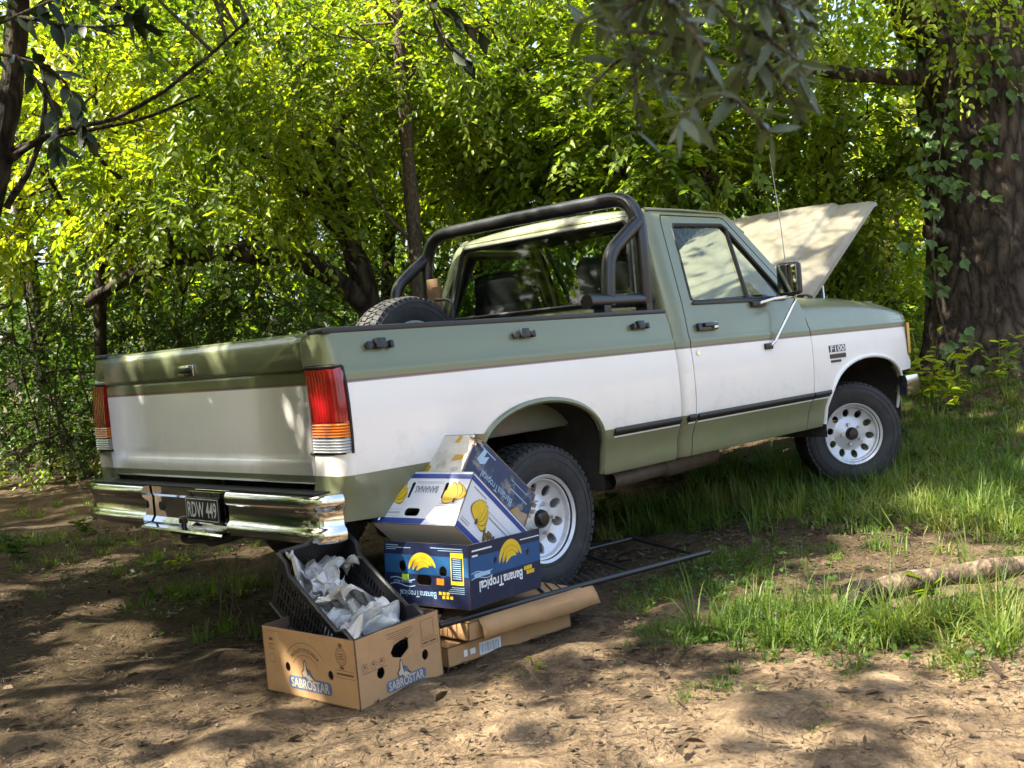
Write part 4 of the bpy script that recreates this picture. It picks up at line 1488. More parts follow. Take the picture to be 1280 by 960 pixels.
f.poly('printed_frame', [(.290, .122), (.370, .122), (.370, .144), (.290, .144)], 'ink', o, h=.0008, holes=[[(.2915, .1235), (.3685, .1235), (.3685, .1425), (.2915, .1425)]])
f.lines('fine_print', [(.298, .325, .133, .006), (.330, .362, .133, .006)], 'ink', o, h=.0008)
for x in (.034, .072, .108):
    f.poly('printed_emblem', circ(x, .130, .0135), 'ink', o, h=.0008, holes=[circ(x, .130, .0122)])
    f.lines('fine_print', [(x - .006, x + .006, .130, .004), (x - .005, x + .005, .136, .003)], 'ink', o, h=.0009)

# --- black plastic crate
o, d = box_thing('plastic_crate', (-.936, -.68, .141), (31.7, -4.1, -4.2), (.312, .535, .265), .90)
tag(o, 'black slotted plastic crate tilted into the brown carton', 'crate')
L, W, H = d
fs = faces_of(d)


def slots(w, h, nx, z0, z1, rows, mx=.03):
    out = []
    for r in range(rows):
        a = z0 + (z1 - z0) * r / rows + .006; b = z0 + (z1 - z0) * (r + 1) / rows - .006
        for i in range(nx):
            x0 = mx + (w - 2 * mx) * i / nx; x1 = mx + (w - 2 * mx) * (i + 1) / nx
            sk = .0
            out.append([(x0 + .004 + sk, a), (x1 - .006 + sk, a), (x1 - .006, b), (x0 + .004, b)])
    return out


for k, w, nx in (('rear', W, 22), ('right', L, 12), ('front', W, 22), ('left', L, 12)):
    m = MB()
    c = .055
    ol = [(0, 0), (w, 0), (w, H), (w - c, H), (w - c - .03, H - .032), (c + .03, H - .032), (c, H), (0, H)] if k in ('rear', 'front') else [(0, 0), (w, 0), (w, H), (0, H)]
    board(m, fs[k], w, H, .004, slots(w, H, nx, .03, H - .06, 3), 0, 0, ol)
    m.build('slotted_wall', 'black', o, recalc=False)
    # thick rolled rim
    m = MB()
    top = ol[2:]
    m.tube([fs[k].pt(x, y, .004) for x, y in top], .0085, 6)
    m.build('rim', 'black', o, smooth=50)
    m = MB(); m.tube([fs[k].pt(0, .012, .003), fs[k].pt(w, .012, .003)], .006, 6)
    m.build('base_rib', 'black', o, smooth=50)
m = MB(); board(m, fs['bottom'], L, W, .006, [[(x, y), (x + .022, y), (x + .022, y + .05), (x, y + .05)] for x in np.arange(.03, L - .04, .035) for y in np.arange(.03, W - .07, .065)])
m.build('crate_floor', 'black', o, recalc=False)
crate, crate_d = o, d

# crumpled newspaper inside the crate
Mc = crate.matrix_world
cent = [(-.07, .17), (.05, .19), (-.02, .12), (.08, .08), (-.09, .06), (.0, .04), (.07, -.02), (-.06, -.04), (.02, -.08), (-.09, -.13), (.09, -.11), (0, -.16)]
for q, (cx, cy) in enumerate(cent):
    r = np.random.default_rng(150 + q)
    n = 41
    sx = r.uniform(.10, .15); sy = r.uniform(.05, .085)
    u, v = np.meshgrid(np.linspace(-1, 1, n), np.linspace(-1, 1, n), indexing='ij')
    X = sx * u; Y = sy * v; Z = np.zeros_like(u)
    ph = r.uniform(0, 6.28, 60)
    # a few large folds, then finer creases: triangle waves with sharp ridges
    for k in range(14):
        th = r.uniform(0, math.pi); fr = (r.uniform(1.0, 2.8) if k < 6 else r.uniform(4, 9))
        w = np.abs(((u * math.cos(th) + v * math.sin(th) * .7 + .12 * np.sin(3 * v + ph[k + 30])) * fr / 2 + ph[k]) % 2 - 1)
        am = (.070 if k < 6 else .055) / (1 + .45 * fr)
        Z += (w - .5) * am
        X += (w - .5) * am * .8 * math.cos(ph[k + 15]); Y += (w - .5) * am * .8 * math.sin(ph[k + 15])
    a = r.uniform(0, 6.28)
    X, Y = X * math.cos(a) - Y * math.sin(a), X * math.sin(a) + Y * math.cos(a)
    ti = r.uniform(.2, .95); tb = r.uniform(0, 6.28)
    D_ = X * math.cos(tb) + Y * math.sin(tb)
    Zt = Z + D_ * math.sin(ti); X = X - D_ * math.cos(tb) * (1 - math.cos(ti)); Y = Y - D_ * math.sin(tb) * (1 - math.cos(ti))
    base = .125 + .04 * (cy + .05) + .03 * r.uniform(-1, 1)
    X = np.clip(X + cx, -crate_d[0] / 2 + .012, crate_d[0] / 2 - .012); Y = np.clip(Y + cy, -crate_d[1] / 2 + .012, crate_d[1] / 2 - .012)
    Zt = np.clip(Zt + base, .02, .32)
    P = [Mc @ Vector((x, y, z)) for x, y, z in zip(X.ravel(), Y.ravel(), Zt.ravel())]
    m = MB(); m.add(P, [(i * n + j, (i + 1) * n + j, (i + 1) * n + j + 1, i * n + j + 1) for i in range(n - 1) for j in range(n - 1)])
    ob = m.build('crumpled_newspaper', 'paper', None, smooth=30, recalc=False)
    uvl = ob.data.uv_layers.new(name='uv')
    uu = ((u.ravel() + 1) / 2 * .5 + q * .37); vv = ((v.ravel() + 1) / 2 * .5 + q * .21)
    li = np.zeros(len(ob.data.loops), np.int32); ob.data.loops.foreach_get('vertex_index', li)
    uvl.data.foreach_set('uv', np.stack([uu[li], vv[li]], 1).ravel())
    tag(ob, 'crumpled sheet of grey newspaper heaped inside the black crate', 'newspaper', 'newspaper sheets in the crate')

# --- two flattened brown boxes under the stack
o, d = box_thing('flat_carton', (-.62, -1.045, .037), (0, .4, -1.9), (.63, .48, .070))
tag(o, 'low brown carton with white barcode label lying on the ground', 'carton')
fs = carton(o, d, ['card2', 'hole'], {}, top=True)
f = fs['right']
f.rect('label_sticker', .15, .008, .255, .052, 'label', o)
f.lines('label_print', [(.155 + i * .0065, .155 + i * .0065 + w, .030, .034) for i, w in enumerate((.002, .004, .0015, .003, .002, .0045, .002, .003, .0015, .004, .002, .003, .002, .004))], 'grey_ink', o, h=.0012)
f.rect('small_sticker', .105, .022, .130, .042, 'label', o)
f.rect('small_sticker', .075, .020, .092, .044, 'label', o)

o, d = box_thing('flat_carton', (-.55, -1.085, .112), (.9, 2.0, 1.0), (.66, .46, .066))
tag(o, 'brown carton tray with torn open lid under the blue banana box', 'carton')
L, W, H = d
fs = carton(o, d, ['card2', 'hole'], {}, top=True)
f = fs['right']
m = MB()
# open flap folded outwards along the right side
P = []
n = 18
for i in range(n + 1):
    t = i / n
    jag = .003 * math.sin(7 * t) + .0015 * math.sin(23 * t)
    P += [(-L / 2 + .05 + (L - .02) * t, -W / 2 - .002, H + .006 + .003 * math.sin(9 * t)), (-L / 2 + .045 + (L - .02) * t, -W / 2 - .028 + jag * .5, H - .020), (-L / 2 + .04 + (L - .01) * t, -W / 2 - .040 + jag * .4, H - .058 + jag)]
m.add(P, [(i * 3 + k, i * 3 + 3 + k, i * 3 + 4 + k, i * 3 + 1 + k) for i in range(n) for k in range(2)])
fl = m.build('lid_flap', 'card2', o, smooth=30)
fl.modifiers.new('thick', 'SOLIDIFY').thickness = .004
m = MB()
for k in range(5):
    m.tube([(-L / 2 - .0015, W / 2 - .30 - k * .025, .004), (-L / 2 - .0015, W / 2 - .30 - k * .025, H - .004)], .0016, 4)
tag(m.build('corrugation', 'card2', o), kind='stuff')

# --- black metal rack, tilted from the cartons down to the ground
def zpt(px, py, z):
    d_ = ray(px, py); t = (z - CAM[2]) / d_[2]
    return Vector(CAM + d_ * t)


rack = empty('metal_rack', zpt(772, 715, .10))
tag(rack, 'black metal ladder rack on the cartons reaching into the grass', 'rack')
ri = rack.matrix_world.inverted() if False else Matrix.Translation(-rack.location)
n0, n1 = zpt(548, 782, .168), zpt(886, 690, .075)
f0, f1 = zpt(560, 730, .168), zpt(790, 673, .115)
m = MB(); m.tube([n0, n0.lerp(n1, .5) + Vector((0, 0, .004)), n1], .013, 8, T=ri); m.build('rail', 'black', rack, smooth=50)
m = MB(); m.tube([f0, f1], .009, 8, T=ri); m.build('rail', 'black', rack, smooth=50)
for a, b in ((f1, n0.lerp(n1, .945)), (f0.lerp(f1, .66), n0.lerp(n1, .66)), (f0.lerp(f1, .33), n0.lerp(n1, .33)), (f0, n0)):
    m = MB(); m.tube([a, b], .008, 8, T=ri); m.build('rung', 'black', rack, smooth=50)
for k in range(9):
    t = .36 + k * .03
    a = f0.lerp(f1, t + .02); b = n0.lerp(n1, t)
    m = MB(); m.tube([b + (a - b) * -.02, b + (a - b) * .35], .0035, 5, T=ri); m.build('rung', 'black', rack, smooth=50)

# --- blue banana box, printed upside down
o, d = box_thing('banana_box', (-.555, -.973, .268), (.9, 3.3, 11.6), (.495, .402, .238), .955)
tag(o, 'dark blue banana box with upside-down white lettering at the bottom of the stack', 'banana box')
L, W, H = d
fs = carton(o, d, ['navy', 'hole'], {'rear': [circ(.22 * W, .61 * H, .017, 16, .021), circ(.70 * W, .56 * H, .017, 16, .021), rrect(.385 * W, .33 * H, .56 * W, .49 * H, .014)], 'right': [circ(.345 * L, .66 * H, .010, 14, .014), circ(.805 * L, .66 * H, .012, 14, .015)]}, heights={'left': .10, 'front': .14})


def bananas(f, x, y, s, mats=('yellow', 'yellow_dk'), par=None, flip=1):
    for k, (a0, a1, rr, th) in enumerate(((170, 20, .062, .020), (165, 38, .048, .018), (160, 52, .035, .015))):
        f.poly('banana_print', [(x + flip * px_, y + py_) for px_, py_ in crescent(.004 * s * k, -.040 * s - .003 * k * s, a0, a1, rr * s, th * s)], mats[0], par, h=.0010 + .0002 * k)
    for rr in (.055, .041):
        out = arc((0, -.040 * s), (rr + .0008) * s, 40, 155, 10); inn = arc((0, -.040 * s), (rr - .0008) * s, 40, 155, 10)
        f.poly('banana_line', [(x + flip * a, y + b) for a, b in out + inn[::-1]], mats[1], par, h=.0019)


for key, w in (('rear', W), ('right', L)):
    f = fs[key]
    P, T, B = None, None, None
    hl = [circ(.22 * W, .61 * H, .017, 16, .021), circ(.70 * W, .56 * H, .017, 16, .021)] if key == 'rear' else [circ(.345 * L, .66 * H, .010, 14, .014), circ(.805 * L, .66 * H, .012, 14, .015)]
    z0 = (.50 if key == 'rear' else .46) * H
    f.poly('blue_band', [(.004, z0), (w - .004, z0), (w - .004, .80 * H), (.004, .80 * H)], 'sky_blue', o, h=.0006, holes=hl)
f = fs['rear']
bananas(f, .46 * W, .70 * H, 1.0, par=o)
f.text('box_lettering', 'BananaTropical', .40 * W, .20 * H, .034, 'light_ink', o, rot=math.pi, width=.43 * W, h=.0012)
for i, (x, y) in enumerate(((.66, .225), (.705, .225), (.75, .225), (.70, .165), (.745, .165), (.79, .165))):
    f.rect('logo_square', x * W - .006, y * H - .0055, x * W + .006, y * H + .0055, 'yellow', o)
f.rect('lime_sticker', .215 * W, .40 * H, .295 * W, .49 * H, 'lime', o, h=.0014)
f.rect('orange_sticker', .625 * W, .355 * H, .710 * W, .455 * H, 'orange', o, h=.0014)
f.rect('weight_panel', .79 * W, .37 * H, .935 * W, .87 * H, 'yellow', o, h=.0010)
f.rect('weight_panel', .80 * W, .43 * H, .925 * W, .79 * H, 'navy', o, h=.0014)
f.lines('fine_print', [(.815 * W, .91 * W, .47 * H + i * .0075, .0022) for i in range(10)], 'light_ink', o, h=.0018)
f.lines('fine_print', [(.03 * W, .18 * W, .945 * H, .0022), (.03 * W, .33 * W, .91 * H, .0022), (.03 * W, .15 * W, .88 * H, .0022), (.56 * W, .93 * W, .93 * H, .0026), (.65 * W, .93 * W, .895 * H, .0022), (.80 * W, .94 * W, .33 * H, .002), (.78 * W, .94 * W, .30 * H, .002), (.76 * W, .94 * W, .27 * H, .002), (.74 * W, .94 * W, .24 * H, .002)], 'light_ink', o, h=.0012)
def ribbon(f, x, y, w, h, par, label=True):
    n = 16
    for dy, mt, t in ((0, 'light_ink', .0016), (h, 'light_ink', .0016)):
        top = [(x + w * i / n, y + dy + .005 * math.sin(2 * math.pi * i / n) + t) for i in range(n + 1)]
        bot = [(x + w * i / n, y + dy + .005 * math.sin(2 * math.pi * i / n) - t) for i in range(n + 1)]
        f.poly('ribbon_print', top + bot[::-1], mt, par, h=.0012)
ribbon(f, .07 * W, .315 * H, .30 * W, .022, o)
f.text('ribbon_lettering', 'WONDER FRUIT', .22 * W, .372 * H, .013, 'light_ink', o, rot=math.pi, width=.22 * W, h=.0012)
f = fs['right']
bananas(f, .56 * L, .76 * H, 1.25, par=o)
f.text('box_lettering', 'BananaTropical', .42 * L, .345 * H, .052, 'white_ink', o, rot=math.pi, width=.60 * L, bold=.0012, h=.0012)
for x, y in ((.765, .40), (.805, .40), (.845, .40), (.80, .325), (.84, .325), (.88, .325)):
    f.rect('logo_square', x * L - .0085, y * H - .0075, x * L + .0085, y * H + .0075, 'yellow', o)
ribbon(f, .02 * L, .455 * H, .28 * L, .020, o)
f.rect('ribbon_print', .06 * L, .475 * H, .27 * L, .54 * H, 'light_ink', o, h=.0009)
f.lines('fine_print', [(.035 * L, .30 * L, .895 * H, .0055), (.035 * L, .11 * L, .815 * H, .006), (.70 * L, .985 * L, .885 * H, .0035)], 'white_ink', o, h=.0012)
for i in range(7):
    f.lines('band_line', [(.004, L - .004, (.50 + .04 * i) * H, .0012)], 'blue', o, h=.0008)

# --- white banana box, tilted, half inside the blue one
o, d = box_thing('banana_box', (-.52, -.889, .400), (1.0, 39.5, 12.4), (.491, .404, .236), .955)
tag(o, 'white banana box with blue bands and yellow bunches, tilted on the blue box', 'banana box')
L, W, H = d
slot = lambda x, y: [(x - .006, y - .032), (x + .004, y - .034), (x + .010, y + .030), (x + .002, y + .036), (x - .005, y + .030)]
fs = carton(o, d, ['white_card', 'hole'], {'rear': [slot(.335 * W, .64 * H), slot(.735 * W, .64 * H), rrect(.36 * W, .155 * H, .53 * W, .30 * H, .012)], 'right': [slot(.255 * L, .50 * H)], 'bottom': [[(.06 + .0, y), (.30, y), (.30, y + .012), (.06, y + .012)] for y in (.10, .27)]}, top=True)
for key, w in (('rear', W), ('right', L), ('front', W), ('left', L)):
    f = fs[key]
    f.rect('blue_band', .001, .015 * H, w - .001, .115 * H, 'blue', o)
    f.rect('blue_band', .001, .865 * H, w - .001, .955 * H, 'blue', o)


def bunch(f, x, y, s, par, lean=0.0, n=5, hole=None):
    """a hand of bananas: overlapping fingers fanning from a dark stalk, outlined in brown"""
    for k in range(n):
        t = k / (n - 1) - .5
        a = lean + t * 1.15
        L_ = .074 * s * (1 - .35 * abs(t))
        pts = []
        for i in range(9):
            q = i / 8
            ax = L_ * q; wd = .0125 * s * math.sin(math.pi * min(1, .15 + q * .80)) + .002 * s
            bend = .020 * s * t * 2 * math.sin(math.pi * q)
            pts.append((ax, wd + bend, -wd + bend))
        P = [(x_, u_) for x_, u_, l_ in pts] + [(x_, l_) for x_, u_, l_ in reversed(pts)]
        ca, sa = math.cos(a + math.pi / 2), math.sin(a + math.pi / 2)
        R_ = lambda p, sc: (x + (p[0] * ca - p[1] * sa), y + (p[0] * sa + p[1] * ca))
        big = [(p[0] * 1.04 - .001 * s, p[1] * 1.12) for p in P]
        f.poly('banana_outline', [R_(p, 1) for p in big], 'ink', par, h=.0009 + k * .0003)
        f.poly('banana_print', [R_(p, 1) for p in P], 'yellow', par, h=.00105 + k * .0003)
    f.rect('banana_stalk', x - .004 * s, y - .012 * s, x + .005 * s, y + .006 * s, 'dark_print', par, h=.003)


f = fs['rear']
bunch(f, .155 * W, .47 * H, 1.0, o, -.55)
bunch(f, .885 * W, .47 * H, 1.05, o, .35)
f.text('box_lettering', 'BANANAS', .52 * W, .655 * H, .040, 'grey_ink', o, rot=math.pi, width=.27 * W, bold=.001, h=.0012)
f.lines('fine_print', [(.38 * W, .70 * W, .775 * H, .0014), (.38 * W, .70 * W, .80 * H, .0014), (.10 * W, .33 * W, .395 * H, .001), (.08 * W, .31 * W, .15 * H, .001), (.09 * W, .31 * W, .27 * H, .001), (.09 * W, .30 * W, .20 * H, .003), (.10 * W, .30 * W, .225 * H, .002), (.73 * W, .90 * W, .40 * H, .0022), (.70 * W, .90 * W, .36 * H, .0022), (.70 * W, .92 * W, .32 * H, .0022)], 'grey_ink', o, h=.0011)
f.text('box_lettering', 'Keep at 14° C', .83 * W, .215 * H, .020, 'grey_ink', o, rot=math.pi, width=.22 * W, h=.0012)
f = fs['right']
bunch(f, .22 * L, .36 * H, 1.25, o, -.35, 6)
f.text('box_lettering', 'VICTORIA', .60 * L, .255 * H, .070, 'dark_print', o, rot=math.pi, width=.52 * L, bold=.006, h=.0010)
f.text('box_lettering', 'VICTORIA', .60 * L, .255 * H, .066, 'yellow_dk', o, rot=math.pi, width=.50 * L, bold=.002, h=.0013)
f.text('box_lettering', 'VICTORIA', .60 * L, .255 * H, .064, 'dark_print', o, rot=math.pi, width=.49 * L, bold=-.0008, h=.0016)
f.lines('fine_print', [(.06 * L, .26 * L, .80 * H, .004), (.30 * L, .85 * L, .66 * H, .0016), (.36 * L, .80 * L, .58 * H, .0045), (.03 * L, .16 * L, .22 * H, .0025), (.03 * L, .15 * L, .175 * H, .0035)], 'grey_ink', o, h=.0011)

# --- worn blue box on top of the stack
o, d = box_thing('banana_box', (-.165, -.66, .516), (-1.0, 39.7, 7.8), (.50, .275, .199), .895)
tag(o, 'scuffed torn old blue banana box leaning on top of the stack', 'banana box')
L, W, H = d
fs = carton(o, d, ['worn', 'torn'], {'rear': [circ(.33 * W, .47 * H, .008, 12, .012), circ(.52 * W, .06 * H, .012)]}, top=True)
f = fs['rear']
f.rect('pale_print', .12 * W, .006, .97 * W, .985 * H, 'worn_pale', o)
for x, y, sx, sy, a in ((.24, .80, .018, .05, .3), (.68, .88, .012, .03, -.2), (.80, .42, .030, .022, .1), (.25, .13, .016, .04, -.4)):
    f.poly('yellow_patch', [(-sx, -sy * .6), (sx * .8, -sy * .5), (sx, sy * .5), (-sx * .6, sy * .6)], 'yellow_dk', o, h=.0013, x=x * W, y=y * H, rot=a)
f.text('box_lettering', 'CB1', .80 * W, .13 * H, .022, 'grey_ink', o, rot=math.pi, h=.0014)
f = fs['right']
f.text('box_lettering', 'BananaTropical', .46 * L, .38 * H, .044, 'light_ink', o, rot=math.pi, width=.50 * L, h=.0013)
f.lines('fine_print', [(.08 * L, .33 * L, .86 * H, .004), (.62 * L, .88 * L, .80 * H, .003), (.64 * L, .92 * L, .62 * H, .004)], 'light_ink', o, h=.0012)
f.poly('torn_patch', [(.06, .50), (.16, .88), (.20, .80), (.17, .62), (.22, .66), (.13, .40)], 'worn_pale', o, h=.0015, x=.0, y=.0, sc=1.0, rot=0.0) if False else None
f.poly('torn_patch', [(.10 * L, .55 * H), (.15 * L, .88 * H), (.19 * L, .84 * H), (.18 * L, .70 * H), (.24 * L, .80 * H), (.22 * L, .60 * H), (.16 * L, .50 * H)], 'light_ink', o, h=.0015)
f.poly('torn_patch', [(.72 * L, .02 * H), (.74 * L, .22 * H), (.80 * L, .40 * H), (.86 * L, .36 * H), (.97 * L, .44 * H), (.985 * L, .04 * H), (.88 * L, .01 * H)], 'torn', o, h=.0017)
f.poly('torn_patch', [(.75 * L, .20 * H), (.79 * L, .34 * H), (.82 * L, .28 * H), (.79 * L, .18 * H)], 'yellow_dk', o, h=.0021)
# frayed edges
m = MB()
r = np.random.default_rng(9)
for k in range(60):
    t = r.uniform(0, 1)
    if k < 40:
        b = Vector((-L / 2 + L * t * .06, -W / 2 + .002, H * r.uniform(.8, 1)))
    else:
        b = Vector((L / 2 - .01 * t, -W / 2, H * r.uniform(.05, .95)))
    dv = Vector(r.normal(0, .010, 3)); dw = Vector(r.normal(0, .008, 3))
    m.add([b, b + dv, b + dv + dw, b + dw], [(0, 1, 2, 3)])
tag(m.build('frayed_edge', 'torn', o, recalc=False), kind='stuff')

# ------------------------------------------------------------------ vegetation helpers
def big_mesh(name, V, F, mats, parent=None, smooth=False, mi=None):
    V = np.asarray(V, np.float32); F = np.asarray(F, np.int32)
    me = bpy.data.meshes.new(name)
    me.vertices.add(len(V)); me.vertices.foreach_set('co', V.ravel())
    k = F.shape[1]
    me.loops.add(F.size); me.loops.foreach_set('vertex_index', F.ravel())
    me.polygons.add(len(F)); me.polygons.foreach_set('loop_start', np.arange(0, F.size, k, dtype=np.int32))
    for m_ in (mats if isinstance(mats, (list, tuple)) else [mats]):
        me.materials.append(MT[m_])
    if mi is not None:
        me.polygons.foreach_set('material_index', np.asarray(mi, np.int32))
    if smooth:
        me.polygons.foreach_set('use_smooth', np.ones(len(F), bool))
    me.update(calc_edges=True)
    return link(bpy.data.objects.new(name, me), parent)


def unit(a):
    return a / np.maximum(np.linalg.norm(a, axis=-1, keepdims=True), 1e-9)


TPL = np.array([(0, 0, 0), (.28, .46, .10), (.66, .36, .06), (1.0, 0, -.10), (.66, -.36, .06), (.28, -.46, .10)])
TPF = np.array([(0, 3, 2, 1), (0, 5, 4, 3)])


def leaves(pos, axis, normal, size, aspect):
    """leaf blades: two quads folded on the midrib"""
    n = len(pos)
    x = unit(axis); z = unit(normal - x * (normal * x).sum(1, keepdims=True)); y = np.cross(z, x)
    t = TPL[None] * np.array([1, 1, 1])
    V = pos[:, None] + size[:, None, None] * (t[..., 0:1] * x[:, None] + t[..., 1:2] * aspect * y[:, None] + t[..., 2:3] * z[:, None])
    F = (np.arange(n) * 6)[:, None, None] + TPF[None]
    return V.reshape(-1, 3), F.reshape(-1, 4)


def sprays(cent, outdir, r, per=13, length=(.35, .75), size=(.055, .095), aspect=.55, droop=.25, jitter=.35):
    """sprays of leaves along short twigs starting at cent, pointing along outdir"""
    n = len(cent)
    d = unit(outdir + r.normal(0, jitter, (n, 3)) + np.array([0, 0, -droop]))
    L = r.uniform(*length, n)
    side = unit(np.cross(d, np.array([0, 0, 1.0])) + r.normal(0, .1, (n, 3)))
    up = np.cross(side, d)
    t = (np.arange(per) + .6) / per
    sg = np.where(np.arange(per) % 2 == 0, 1.0, -1.0)
    P = cent[:, None] + d[:, None] * (L[:, None] * t[None])[..., None] + np.array([0, 0, -1.0]) * (.18 * L[:, None] * t[None] ** 2)[..., None]
    A = d[:, None] * r.uniform(.35, .95, (n, per, 1)) + side[:, None] * (sg[None, :, None] * r.uniform(.5, 1.0, (n, per, 1))) + r.normal(0, .22, (n, per, 3)) + np.array([0, 0, -.25])
    N = up[:, None] + r.normal(0, .28, (n, per, 3))
    S = r.uniform(*size, (n, per)) * (1 - .25 * t[None])
    V, F = leaves(P.reshape(-1, 3), A.reshape(-1, 3), N.reshape(-1, 3), S.reshape(-1), aspect)
    ends = cent + d * L[:, None] * .9 + np.array([0, 0, -1.0]) * (.18 * L * .81)[:, None]
    return V, F, ends


def tubes(P0, P1, r0, r1):
    """many thin three-sided twigs"""
    n = len(P0)
    d = unit(P1 - P0)
    u = unit(np.cross(d, np.array([.31, .22, .93]))); w = np.cross(d, u)
    V = np.zeros((n, 6, 3))
    for j in range(3):
        a = 2 * math.pi * j / 3
        o_ = u * math.cos(a) + w * math.sin(a)
        V[:, j] = P0 + o_ * np.reshape(r0, (-1, 1)); V[:, j + 3] = P1 + o_ * np.reshape(r1, (-1, 1))
    F = np.array([(0, 1, 4, 3), (1, 2, 5, 4), (2, 0, 3, 5)])
    return V.reshape(-1, 3), ((np.arange(n) * 6)[:, None, None] + F[None]).reshape(-1, 4)


def limb(m, P, r0, r1, r, n=9, wob=.04, it=2):
    P = smooth_path(P, it)
    k = len(P)
    Q = [p + Vector(r.normal(0, wob * (r0 + .02), 3)) for p in P]
    R = [(r0 + (r1 - r0) * (i / (k - 1)) ** .8) * (1 + .10 * math.sin(i * 1.7 + r0 * 90)) for i in range(k)]
    m.tube(Q, R, n)
    return Q


def in_ellipsoid(c, rad, n, r, shell=.35):
    d = unit(r.normal(0, 1, (n, 3)))
    q = r.uniform(shell, 1, (n, 1)) ** .6
    return np.array(c) + d * q * np.array(rad), d


def tree(name, label, limbs, blobs, leafmat, seed, group=None, barkmat='bark', per=13, size=(.055, .095), aspect=.55, cat='tree', clump=1.0, droop=.25, twigs=True, thin=1.0, cn=9, reject=None):
    """limbs: (points, r0, r1); blobs: (centre, radii, number of sprays). One Empty with a trunk (> branches) and a crown"""
    r = np.random.default_rng(seed)
    base = np.array(limbs[0][0][0], float) if limbs else np.array([blobs[0][0][0], blobs[0][0][1], float(ground_z(blobs[0][0][0], blobs[0][0][1]))])
    o = empty(name, base)
    tag(o, label, cat, group)
    off = base
    allQ = []
    tr = None
    for i, (P, r0, r1) in enumerate(limbs):
        m = MB()
        Q = limb(m, [np.array(p, float) - off for p in P], r0, r1, r, 12 if r0 > .1 else 8)
        ob = m.build('trunk' if i == 0 else 'branch', barkmat, o if i == 0 else tr, smooth=60)
        if i == 0: tr = ob
        allQ += [np.array(q) + off for q in Q[len(Q) // 4:]]
    allQ = np.array(allQ) if allQ else base[None]
    Vs = []; Fs = []; nv = 0
    TV = []; TF = []; tn = 0
    for c, rad, n in blobs:
        n = int(n * thin)
        # group the sprays into clumps so that gaps open between them
        nc = max(4, n // cn)
        cc, cdn = in_ellipsoid(c, rad, nc, r, .30)
        k = r.integers(0, nc, n)
        p = cc[k] + r.normal(0, .16 * clump, (n, 3)) * np.array([1, 1, .7])
        dv = cdn[k] * .8 + r.normal(0, .45, (n, 3))
        V, F, e = sprays(p, dv, r, per, size=size, aspect=aspect, droop=droop)
        if reject is not None:
            lv = V.reshape(-1, 6, 3)
            lv = lv[reject(lv.mean(1), r)]
            V = lv.reshape(-1, 3); F = ((np.arange(len(lv)) * 6)[:, None, None] + TPF[None]).reshape(-1, 4)
        Vs.append(V); Fs.append(F + nv); nv += len(V)
        if twigs:
            tv, tf = tubes(p, e, np.full(n, .0040), np.full(n, .0015))
            TV.append(tv); TF.append(tf + tn); tn += len(tv)
            j = np.argmin(((cc[:, None] - allQ[None]) ** 2).sum(-1), 1)
            a = allQ[j]; b = cc
            mid = (a + b) / 2 + r.normal(0, .10, a.shape) + np.array([0, 0, .06])
            for q0, q1, s0, s1 in ((a, mid, .016, .010), (mid, b, .010, .005)):
                tv, tf = tubes(q0, q1, np.full(len(a), s0), np.full(len(a), s1)); TV.append(tv); TF.append(tf + tn); tn += len(tv)
    cr = big_mesh('crown', np.concatenate(Vs) - off, np.concatenate(Fs), leafmat, o)
    if TV:
        tag(big_mesh('twigs', np.concatenate(TV) - off, np.concatenate(TF), 'bark_thin', cr), kind='stuff')
    return o


def W(px, py, d):
    return at(px, py, d)


def root(px, d, sink=.1):
    p = at(px, 400, d)
    return np.array([p[0], p[1], float(ground_z(p[0], p[1])) - sink])


